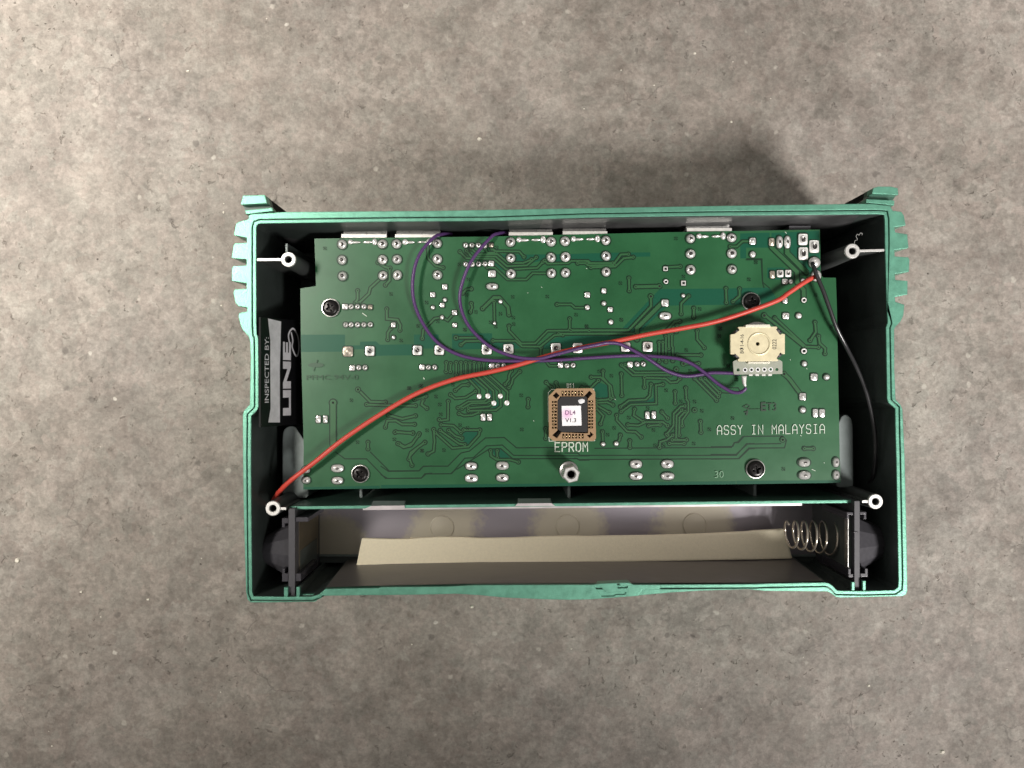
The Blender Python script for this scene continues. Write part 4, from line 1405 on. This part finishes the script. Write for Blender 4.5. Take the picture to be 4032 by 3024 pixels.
# --- jacks below the upper edge
for reg, u0, u1, vt, vb, far in ((1, 1252, 1730, 600, 636, 540), (1, 1822, 2100, 600, 634, 545), (2, 1088, 1556, 362, 398, 330), (2, 1662, 2134, 352, 388, 320), (3, 1362, 1838, 318, 354, 282)):
    if u1 == 2100:
        u1 = 2300
    a, b = W(reg, u0, vb + 20, DP + 0.4), W(reg, u1, vt, DP + 0.4)
    j = MB()
    j.box(a.x, b.x, a.y - 18, b.y - 0.7, ZB - 14, ZB - 2.2)
    jo = j.build('jack', 'plastic', board)
    j = MB()
    j.box(a.x, b.x, b.y - 1.25, b.y, ZB - 14, ZB - 0.4)
    j.build('face_plate', 'plate', jo)
    k = W(reg, u0, far, DP + 3)
    j = MB()
    j.box(a.x + 0.2, b.x - 0.2, b.y + 0.35, max(k.y, b.y + 1.2), ZB - 12, ZB - 3.4)
    j.build('bushing_plate', 'steel', jo)
# power socket block at the right end of that edge
a, b = W(4, 830, 560, DP + 2), W(4, 1060, 508, DP + 2)
j = MB()
j.box(a.x, b.x, a.y - 12, b.y, ZB - 14, ZB - 2.2)
j.build('power_socket', 'plastic', board)

# --- chip socket
ZK = ZB + 3.6
DK = ZR - ZK
o_ = round_loop(W2('E', [(775, 276), (1560, 268), (1624, 350), (1642, 1360), (1596, 1418), (710, 1418), (618, 1340), (610, 440)], DK), 0.35, 3)
chip_hole = W2('E', [(865, 445), (1380, 445), (1500, 320), (1565, 390), (1462, 500), (1470, 1245), (1378, 1250), (890, 1230), (790, 1360), (690, 1290), (800, 1190), (800, 540)], DK)
slots = [W2('E', [(700, 430), (775, 355), (848, 430), (775, 500)], DK), W2('E', [(1440, 1290), (1510, 1280), (1512, 1210), (1585, 1280), (1505, 1355)], DK)]
for i in range(7):
    u = 915 + i * 70.5
    slots.append(W2('E', [(u - 20, 325), (u + 20, 325), (u + 20, 432), (u - 20, 432)], DK))
    u = 929 + i * 70.5
    slots.append(W2('E', [(u - 20, 1262), (u + 20, 1262), (u + 20, 1362), (u - 20, 1362)], DK))
for i in range(9):
    v = 568 + i * 70
    slots.append(W2('E', [(682, v - 20), (788, v - 20), (788, v + 20), (682, v + 20)], DK))
    v = 558 + i * 70.5
    slots.append(W2('E', [(1474, v - 20), (1578, v - 20), (1578, v + 20), (1474, v + 20)], DK))
mb = MB()
mb.prism(o_, ZB + 0.4, ZK, [chip_hole] + slots)
sock = mb.build('chip_socket', 'tan', board)
mb = MB()
mb.cap([offset_loop(o_, -0.3)], ZB + 1.2)
mb.build('socket_base', 'slot', sock)
cm = MB()
cm.lathe((0, 0, 0), [(0.34, 0), (0.34, 0.9), (0.2, 1.3), (0.02, 1.35)], 8, caps=False)
_o = cm.build('contact', 'gold', origin=(0, 0, 0), smooth=40)
c_me = _o.data
bpy.data.objects.remove(_o)
for i in range(7):
    for u, v in ((915 + i * 70.5, 372), (929 + i * 70.5, 1315)):
        p = W('E', u, v, DK + 1)
        inst('contact', c_me, sock, (p.x, p.y, ZK - 1.75), (0.85, 1.5, 1))
for i in range(9):
    for u, v in ((722, 568 + i * 70), (1528, 558 + i * 70.5)):
        p = W('E', u, v, DK + 1)
        inst('contact', c_me, sock, (p.x, p.y, ZK - 1.75), (1.5, 0.85, 1))

# --- the chip held in the socket
DC = DK + 0.1
cp = W('E', 1125, 850, DC)
chip = thing('memory_chip', (cp.x, cp.y, ZB + 1.25), 'black square memory chip with white sticker reading DL4 V1.3 in tan socket', 'chip')
body = W2('E', [(880, 455), (1375, 452), (1400, 440), (1440, 455), (1452, 520), (1460, 1180), (1440, 1225), (900, 1222), (808, 1165), (806, 545)], DC)
mb = MB()
mb.prism(round_loop(body, 0.25, 2), ZB + 1.3, ZK - 0.15)
mb.build('body', 'chip', chip)
sp = W('E', 1110, 868, DC)
s4 = W2('E', [(893, 655), (1312, 648), (1328, 1080), (905, 1090)], DC)
mb = MB()
mb.prism(s4, ZK - 0.15, ZK - 0.05)
st = mb.build('sticker', 'chip_label', chip, origin=(sp.x, sp.y, ZK - 0.15))
mb = MB()
p = W('E', 970, 848, DC)
text_on(mb, 'DL4', (p.x, p.y, ZK - 0.035), (mmz('E', 225, DC), 0.03, 0), (0, mmz('E', 98, DC), 0), 0.012)
mb.build('print', 'ink_purple', st, recalc=False)
mb = MB()
p = W('E', 970, 1012, DC)
text_on(mb, 'V1.3', (p.x, p.y, ZK - 0.035), (mmz('E', 240, DC), 0.03, 0), (0, mmz('E', 92, DC), 0), 0.012)
mb.build('print', 'ink', st, recalc=False)
mb = MB()
dot = W2('E', [(1245, 540), (1275, 515), (1330, 498), (1385, 512), (1402, 545), (1385, 585), (1350, 592), (1315, 612), (1275, 600)], DC)
dc = W('E', 1322, 555, DC)
for k, (sc, h) in enumerate(((1.0, 0.0), (0.85, 0.12), (0.5, 0.2))):
    pass
l0 = round_loop(dot, 0.15, 2)
l1 = [(dc.x + (x - dc.x) * 0.8, dc.y + (y - dc.y) * 0.8) for x, y in l0]
l2 = [(dc.x + (x - dc.x) * 0.4, dc.y + (y - dc.y) * 0.4) for x, y in l0]
mb.wall(l0, ZK - 0.16, ZK - 0.04, l1)
mb.wall(l1, ZK - 0.04, ZK + 0.03, l2)
mb.cap([l2], ZK + 0.03)
mb.build('paint_dot', 'white', chip, smooth=60)

# ------------------------------------------------------------------ screws in the board
for reg, u, v, r, rot, label in ((1, 1132, 1378, 92, 0.5, "black cross-head screw in the board's upper left corner beside two rows of pins"),
                                 (3, 2055, 1096, 92, 0.15, 'black cross-head screw just above the red wire and the cream rotary control'),
                                 (9, 1447, 235, 90, 0.8, "black cross-head screw in the board's lower left, below the red wire"),
                                 (12, 212, 184, 96, 0.35, "black cross-head screw in the board's lower right, below the ASSY IN MALAYSIA lettering")):
    c = W(reg, u, v, DP - 2.0)
    rr = mmz(reg, r, DP - 2.0)
    s = thing('machine_screw', (c.x, c.y, ZB + 0.37), label, 'screw', 'cross-head screws holding the board')
    mb = MB()
    mb.lathe((c.x, c.y, ZB + 0.37), [(rr * 0.5, 0.0), (rr * 1.07, 0.0), (rr * 1.07, 0.35), (rr * 0.9, 0.42), (rr * 0.5, 0.42)], 32, caps=False)
    mb.build('washer', 'steel', s, smooth=40)
    cross = []
    for k in range(4):
        a = rot + k * math.pi / 2
        for rad, da in ((0.20, -0.78), (0.50, -0.20), (0.50, 0.20)):
            cross.append((c.x + rr * rad * math.cos(a + da), c.y + rr * rad * math.sin(a + da)))
    z0 = ZB + 0.8
    mb = MB()
    mb.lathe((c.x, c.y, z0), [(rr * 0.92, 0.0), (rr * 0.96, 0.5), (rr * 0.92, 0.95), (rr * 0.80, 1.35), (rr * 0.66, 1.58)], 32, caps=False)
    mb.cap([circle(c.x, c.y, rr * 0.66, 32), cross], z0 + 1.58)
    mb.wall(cross, z0 + 0.4, z0 + 1.58)
    mb.cap([cross], z0 + 0.4)
    mb.build('head', 'screw', s, smooth=28)

# ------------------------------------------------------------------ hex standoff
b = W(11, 106, 196, DP)
t = W(11, 133, 238, 0.8)
so = thing('hex_standoff', (b.x, b.y, ZB + 0.37), 'silver hexagonal standoff post rising from the board below the EPROM lettering', 'standoff')
mb = MB()
rr = mmz(11, 100, DP)
mb.lathe((b.x, b.y, ZB + 0.37), [(0.5, 0), (rr, 0), (rr, 0.6), (rr * 0.93, 0.75), (0.5, 0.75)], 32, caps=False)
mb.build('washer', 'steel', so, smooth=40)
rh = mmz(11, 96, 1)
hexa = [(t.x + rh * math.cos(0.25 + i * math.pi / 3), t.y + rh * math.sin(0.25 + i * math.pi / 3)) for i in range(6)]
mb = MB()
mb.wall(hexa, ZB + 1.1, ZR - 1.3)
mb.wall(hexa, ZR - 1.3, ZR - 0.8, [(t.x + (x - t.x) * 0.88, t.y + (y - t.y) * 0.88) for x, y in hexa])
h2 = [(t.x + (x - t.x) * 0.88, t.y + (y - t.y) * 0.88) for x, y in hexa]
ci = circle(t.x, t.y, rh * 0.42, 24)
mb.cap([h2, circle(t.x, t.y, rh * 0.55, 24)], ZR - 0.8)
mb.wall(circle(t.x, t.y, rh * 0.55, 24), ZR - 0.8, ZR - 1.5, ci)
mb.build('hex_post', 'bare', so)
mb = MB()
mb.wall(ci, ZR - 9, ZR - 1.5)
mb.cap([ci], ZR - 9)
mb.build('threaded_bore', 'hole', so)

# ------------------------------------------------------------------ cream rotary control on its small board
DE = 4.8
kc = W('K', 850, 575, DE)
enc2 = thing('rotary_control', (kc.x, kc.y, ZB + 0.37), 'cream metal rotary control stamped 0222 mounted above the board on grey carrier', 'rotary control')
bc = W('K', 835, 500, DP - 2)
mb = MB()
mb.lathe((bc.x, bc.y, ZB + 0.37), [(0.5, 0), (7.3, 0), (7.3, 1.6), (7.0, 2.0), (0.5, 2.0)], 40, caps=False)
mb.build('mounting_can', 'steel', enc2, smooth=40)
mb = MB()
mb.prism(round_loop(W2('K', [(400, 300), (1300, 300), (1300, 880), (400, 880)], DE + 3), 1.0), ZB + 2.3, ZR - DE - 1.25)
mb.build('core', 'plastic', enc2)
pl = [(412, 216), (440, 204), (1262, 198), (1282, 228), (1246, 258), (1335, 382), (1372, 352), (1440, 362), (1440, 800), (1372, 790), (1345, 756), (1258, 888), (1300, 930), (1284, 950), (432, 960), (410, 912), (462, 886), (352, 782), (335, 806), (258, 800), (255, 372), (352, 356), (456, 272)]
cpl = W2('K', pl, DE)
mb = MB()
hl = circle(kc.x, kc.y, mmz('K', 42, DE), 20)
mb.prism(round_loop(cpl, 0.25, 2), ZR - DE - 1.25, ZR - DE, [hl])
cov = mb.build('cover_plate', 'cream', enc2)
mb = MB()
cc = W('K', 880, 575, DE)
mb.lathe((cc.x, cc.y, ZR - DE), [(mmz('K', 262, DE), 0.0), (mmz('K', 250, DE), 0.28), (mmz('K', 228, DE), 0.34), (mmz('K', 214, DE), 0.20), (mmz('K', 212, DE), 0.04)], 48, caps=False)
mb.build('raised_ring', 'cream', cov, smooth=50)
mb = MB()
mb.cap([hl], ZR - DE - 1.2)
mb.build('shaft_hole', 'hole', cov)
mb = MB()
mb.prism(round_loop(W2('K', [(590, 160), (1105, 152), (1130, 212), (575, 216)], DE), 0.15, 2), ZR - DE - 3, ZR - DE + 0.25)
mb.build('folded_tab', 'cream_pale', cov)
mb = MB()
mb.prism(round_loop(W2('K', [(640, 966), (1115, 964), (1112, 1000), (645, 1002)], DE), 0.15, 2), ZR - DE - 3, ZR - DE + 0.1)
mb.build('folded_tab', 'cream_pale', cov)
for u, v, a in ((400, 310, 0.9), (1300, 300, -0.9), (395, 840, -0.95), (1312, 830, 0.95)):
    p = W('K', u, v, DE + 0.8)
    mb = MB()
    for k, m_ in ((-0.85, 0), (0.85, 0), (0, 1)):
        cx, cy = p.x + k * math.sin(a) * 0.9, p.y + k * math.cos(a) * 0.9 * (1 if u < 800 else 1)
        mb.lathe((cx, cy, ZB + 3), [(0.62 if m_ else 0.55, 0), (0.62 if m_ else 0.55, ZR - DE - 0.5 - ZB - 3), (0.3, ZR - DE - 0.2 - ZB - 3)], 10, mi=m_)
    mb.build('corner_clip', ['plastic_gloss', 'chrome'], enc2, smooth=40)
mb = MB()
p = W('K', 548, 782, DE)
text_on(mb, 'B\u03a61-4-16', (p.x, p.y, ZR - DE + 0.03), (0, mmz('K', 412, DE), 0), (-mmz('K', 92, DE), 0, 0), 0.008)
mb.build('print', 'ink', cov, recalc=False)
mb = MB()
p = W('K', 1258, 692, DE)
text_on(mb, '0222', (p.x, p.y, ZR - DE + 0.03), (0, mmz('K', 215, DE), 0), (-mmz('K', 92, DE), 0, 0), 0.008)
mb.build('print', 'ink', cov, recalc=False)
DD = 7.0
dl = round_loop(W2('K', [(312, 960), (400, 915), (1310, 915), (1385, 960), (1388, 1230), (330, 1245)], DD), 0.4, 3)
holes = [circle(*W('K', u, v, DD)[:2], mmz('K', 34, DD), 16) for u, v in ((424, 1143), (1268, 1133))]
ph = [(574, 1142), (713, 1140), (852, 1138), (993, 1134), (1130, 1132)]
holes += [circle(*W('K', u, v, DD)[:2], mmz('K', 30, DD), 16) for u, v in ph]
mb = MB()
mb.prism(dl, ZR - DD - 1.0, ZR - DD, holes)
db = mb.build('carrier_board', 'daughter', enc2)
for u, v in ph:
    p = W('K', u, v, DD)
    mb = MB()
    mb.lathe((p.x, p.y, ZR - DD), [(mmz('K', 30, DD), -0.5), (mmz('K', 30, DD), 0.08), (mmz('K', 48, DD), 0.08), (mmz('K', 50, DD), 0.0)], 20, caps=False)
    mb.build('plated_hole', 'white', db, smooth=40)
for u in (700, 840, 983, 1120):
    a, b = W('K', u - 38, 1272, DD + 1.5), W('K', u + 38, 1236, DD + 1.5)
    mb = MB()
    mb.box(a.x, b.x, a.y, b.y + 1.5, ZB + 0.5, ZR - DD - 1.5)
    mb.build('pin', 'pad', enc2)
tail = [(500, 1265), (620, 1258), (606, 1400), (608, 1510), (560, 1515), (525, 1440)]
mb = MB()
l0 = round_loop(W2('K', tail, DD + 1.0), 0.4, 3)
cx = sum(p[0] for p in l0) / len(l0)
cy = sum(p[1] for p in l0) / len(l0)
l1 = [(cx + (x - cx) * 0.8, cy + (y - cy) * 0.9) for x, y in l0]
l2 = [(cx + (x - cx) * 0.4, cy + (y - cy) * 0.7) for x, y in l0]
mb.wall(l0, ZR - DD - 2.0, ZR - DD - 1.5, l0)
mb.wall(l0, ZR - DD - 1.5, ZR - DD - 1.1, l1)
mb.wall(l1, ZR - DD - 1.1, ZR - DD - 0.9, l2)
mb.cap([l2], ZR - DD - 0.9)
mb.build('solder_tail', 'pad', enc2, smooth=60)

# ------------------------------------------------------------------ wires


def wire(name, pts, r, m, label):
    path = catmull([W(reg, u, v, d) for reg, u, v, d in pts], 8)
    mb = MB()
    mb.tube(path, r, 12)
    o = mb.build(name, m, smooth=70)
    return tag(o, label, 'wire')


H = DP - 0.4


def hgt(x):
    return H - x


wire('red_wire', [(4, 1110, 1050, hgt(2.6)), (4, 1060, 1070, hgt(3.2)), (4, 960, 1130, hgt(3.8)), (4, 820, 1225, hgt(4.0)), (4, 660, 1322, hgt(4.3)), ('D', 1560, 691, hgt(4.3)), ('D', 1480, 708, hgt(3.6)), ('D', 1400, 722, hgt(2.8)), ('D', 1330, 737, hgt(2.2)),
                  ('D', 1250, 752, hgt(1.8)), ('D', 1185, 768, hgt(1.5)), ('D', 1120, 788, hgt(1.4)), ('D', 1060, 803, hgt(1.6)), ('D', 980, 820, hgt(2.0)), ('D', 900, 850, hgt(2.6)), ('D', 820, 896, hgt(3.2)),
                  ('D', 740, 950, hgt(3.8)), ('D', 680, 998, hgt(4.0)), ('D', 630, 1036, hgt(3.6)), ('D', 605, 1060, hgt(1.5)), ('D', 592, 1078, hgt(-4)), ('D', 590, 1090, hgt(-12)), ('D', 598, 1100, hgt(-22))], 0.90, 'red',
     'red insulated wire running diagonally right across the green board')
wire('black_wire', [(4, 1075, 905, hgt(2.4)), (4, 1095, 960, hgt(4.0)), (4, 1130, 1060, hgt(5.0)), (4, 1190, 1200, hgt(5.2)), (4, 1262, 1400, hgt(4.6)), (8, 1330, 240, hgt(3.6)), (8, 1430, 440, hgt(1.8)), (8, 1540, 660, hgt(2.2)), (8, 1630, 880, hgt(2.0)), (8, 1690, 1100, hgt(1.6)), (8, 1730, 1300, hgt(1.0)), (8, 1745, 1480, hgt(0.2)), (8, 1740, 1640, hgt(-1.5)), (12, 1446, 263, hgt(-6)), (12, 1400, 345, hgt(-14)), (12, 1330, 420, hgt(-24))], 0.80, 'blackwire',
     "black insulated wire curving down along the board's right edge")
wire('purple_wire', [('D', 975, 506, hgt(-6)), ('D', 955, 506, hgt(-1)), ('D', 935, 515, hgt(2.5)), ('D', 905, 552, hgt(4.2)), ('D', 892, 600, hgt(4.6)), ('D', 894, 650, hgt(4.2)), ('D', 912, 696, hgt(3.4)), ('D', 943, 738, hgt(2.6)), ('D', 985, 764, hgt(2.0)), ('D', 1040, 777, hgt(1.4)),
                     ('D', 1120, 780, hgt(1.2)), ('D', 1200, 778, hgt(1.0)), ('D', 1290, 772, hgt(0.9)), (7, 900, 406, hgt(1.0)), (7, 1130, 412, hgt(1.1)), (7, 1400, 438, hgt(2.6)), (7, 1560, 500, hgt(2.9)), (7, 1700, 600, hgt(3.1)), (7, 1820, 700, hgt(3.2)), (7, 1960, 785, hgt(3.6)),
                     (7, 2050, 798, hgt(4.2)), (7, 2105, 772, hgt(4.8)), (7, 2122, 745, hgt(4.9))], 0.66, 'purple',
     'purple insulated wire whose end is soldered below the cream rotary control')
wire('purple_wire', [('D', 1095, 503, hgt(-6)), ('D', 1078, 504, hgt(-1)), ('D', 1060, 513, hgt(2.2)), ('D', 1022, 558, hgt(4.0)), ('D', 1002, 600, hgt(4.2)), ('D', 993, 642, hgt(4.0)), ('D', 1001, 682, hgt(3.6)), ('D', 1022, 716, hgt(3.4)), ('D', 1062, 751, hgt(3.2)), ('D', 1110, 770, hgt(3.4)),
                     ('D', 1160, 775, hgt(4.0)), ('D', 1200, 766, hgt(4.2)), ('D', 1250, 753, hgt(4.4)), ('D', 1290, 745, hgt(4.2)), (7, 640, 272, hgt(3.6)), (7, 760, 277, hgt(3.2)), (7, 860, 315, hgt(2.9)), (7, 980, 380, hgt(2.7)), (7, 1100, 450, hgt(2.5)), (7, 1250, 550, hgt(1.6)),
                     (7, 1380, 604, hgt(1.1)), (7, 1500, 624, hgt(0.9)), (7, 1650, 606, hgt(1.0)), (7, 1770, 588, hgt(1.4)), (7, 1990, 592, hgt(2.0)), (7, 2060, 600, hgt(2.2))], 0.66, 'purple',
     'purple insulated wire looping over the red wire and under the grey carrier board')

# ------------------------------------------------------------------ inspection sticker on the left inner wall
XS = W(5, 370, 700, 0).x + 2.3
LEAN = 0.35           # the sticker leans inwards by this much per unit of depth


def on_wall(reg, u, v, off=0.0):
    """photo point -> point on the leaning plane"""
    x, y = S(reg, u, v)
    X_ = x - 2016
    d = (X_ * DR - XS * F) / (LEAN * F - X_)
    return Vector((XS + LEAN * d + off, (1512 - y) * (DR + d) / F, ZR - d + off * LEAN))


c0, c1 = on_wall(5, 398, 1300), on_wall(5, 398, 132)
c2, c3 = on_wall(5, 835, 170), on_wall(5, 835, 1270)
stk = thing('inspection_sticker', ((c0.x + c2.x) / 2, (c0.y + c1.y) / 2, c2.z), 'black inspection sticker with white lettering on the left inner wall', 'sticker')
quad = [c0, c3, c2, c1]
mb = MB()
back = [p + Vector((-0.9, 0, -0.35)) for p in quad]
front = [p + Vector((-0.12, 0, -0.05)) for p in quad]
mb.add(front + back, [[0, 1, 2, 3], [4, 5, 6, 7], [0, 1, 5, 4], [2, 3, 7, 6], [0, 3, 7, 4], [1, 2, 6, 5]])
mb.build('backing', 'sticker', stk)
mb = MB()
bar = [on_wall(5, u, v) for u, v in ((472, 145), (612, 178), (606, 420), (598, 700), (600, 1250), (476, 1250), (500, 1100), (497, 700), (497, 380))]
tri = tessellate_polygon([[Vector((p.y, p.z, 0)) for p in bar]])
mb.add(bar, [list(t_) for t_ in tri])
mb.build('blank_field', 'sticker_white', stk, recalc=False)


def wall_text(s, u_top, u_base, v_start, v_end, bold, name):
    um, vm = (u_top + u_base) / 2, (v_start + v_end) / 2
    a, b = on_wall(5, um, v_start), on_wall(5, um, v_end)
    t, bs_ = on_wall(5, u_top, vm), on_wall(5, u_base, vm)
    mb = MB()
    text_on(mb, s, (bs_.x, a.y, bs_.z), (0, b.y - a.y, 0), (t.x - bs_.x, 0, t.z - bs_.z), bold)
    mb.build(name, 'sticker_white', stk, recalc=False)


wall_text('INSPECTED BY:', 438, 482, 1040, 345, 0.004, 'lettering')
wall_text('LINE', 632, 716, 1176, 392, 0.055, 'lettering')
six = [(700, 400), (690, 320), (720, 262), (752, 262), (790, 340), (800, 440), (792, 520), (772, 545), (745, 500), (728, 440), (735, 380), (720, 300)]
pp = catmull([on_wall(5, u, v, 0.02) for u, v in six], 5)
tmp = MB()
tmp.strip([(p.y, p.z) for p in pp], 0.8, 0)
mb = MB()
mb.add([(XS + LEAN * (ZR - b) + 0.03, a, b) for a, b, c in tmp.v], tmp.f)
mb.build('lettering', 'sticker_white', stk, recalc=False)

# ------------------------------------------------------------------ a curl of lint on the boss by the black wire
mb = MB()
mb.tube(catmull([W(4, u, v, d) for u, v, d in ((1522, 698, -0.3), (1528, 670, -1), (1555, 655, -1.5), (1540, 625, -2), (1552, 600, -2), (1575, 610, -2), (1582, 588, -2.5), (1605, 592, -2.5), (1600, 608, -2))], 5), 0.07, 5)
tag(mb.build('lint_fibre', 'lint'), 'tiny curled lint fibre stuck to the boss near the black wire', 'lint')

# ------------------------------------------------------------------ loose grit on the concrete
mb = MB()
random.seed(11)
spots = [(1887, 547, 1.1), (3710, 2959, 1.3), (70, 2207, 1.5), (585, 2360, 0.9), (320, 2330, 0.8), (740, 280, 0.9), (1005, 840, 0.8), (1858, 2390, 1.2), (2735, 210, 0.7), (3120, 1000, 0.7), (2880, 480, 0.6), (3420, 2700, 0.7), (590, 470, 0.7), (2760, 2790, 0.6)]
for k in range(70):
    spots.append((random.uniform(40, 3990), random.uniform(40, 2990), random.uniform(0.25, 0.55)))
for u, v, r in spots:
    kk = (DR + ZR) / F
    cx, cy = (u - 2016) * kk, (1512 - v) * kk
    if -125 < cx < 125 and -95 < cy < 88:
        continue
    n = 7
    a0 = random.uniform(0, 6)
    el = random.uniform(0.55, 1.0)
    rr = [r * random.uniform(0.7, 1.15) for _ in range(n)]
    base = [(cx + rr[i] * math.cos(a0 + i * 2 * math.pi / n), cy + el * rr[i] * math.sin(a0 + i * 2 * math.pi / n)) for i in range(n)]
    top = [(cx + (x - cx) * 0.6 + r * 0.1, cy + (y - cy) * 0.6) for x, y in base]
    g_ = 0 if r > 0.58 or random.random() < 0.45 else 1
    mb.wall(base, 0.0, r * 0.55, top, mi=g_)
    mb.cap([top], r * 0.55, g_)
tag(mb.build('loose_grit', ['grit_pale', 'grit_dark'], origin=(0, 0, 0)), 'pale and dark grains of grit scattered over the concrete', kind='stuff')

for o in list(bpy.data.objects):
    if '_o' in o:
        del o['_o']
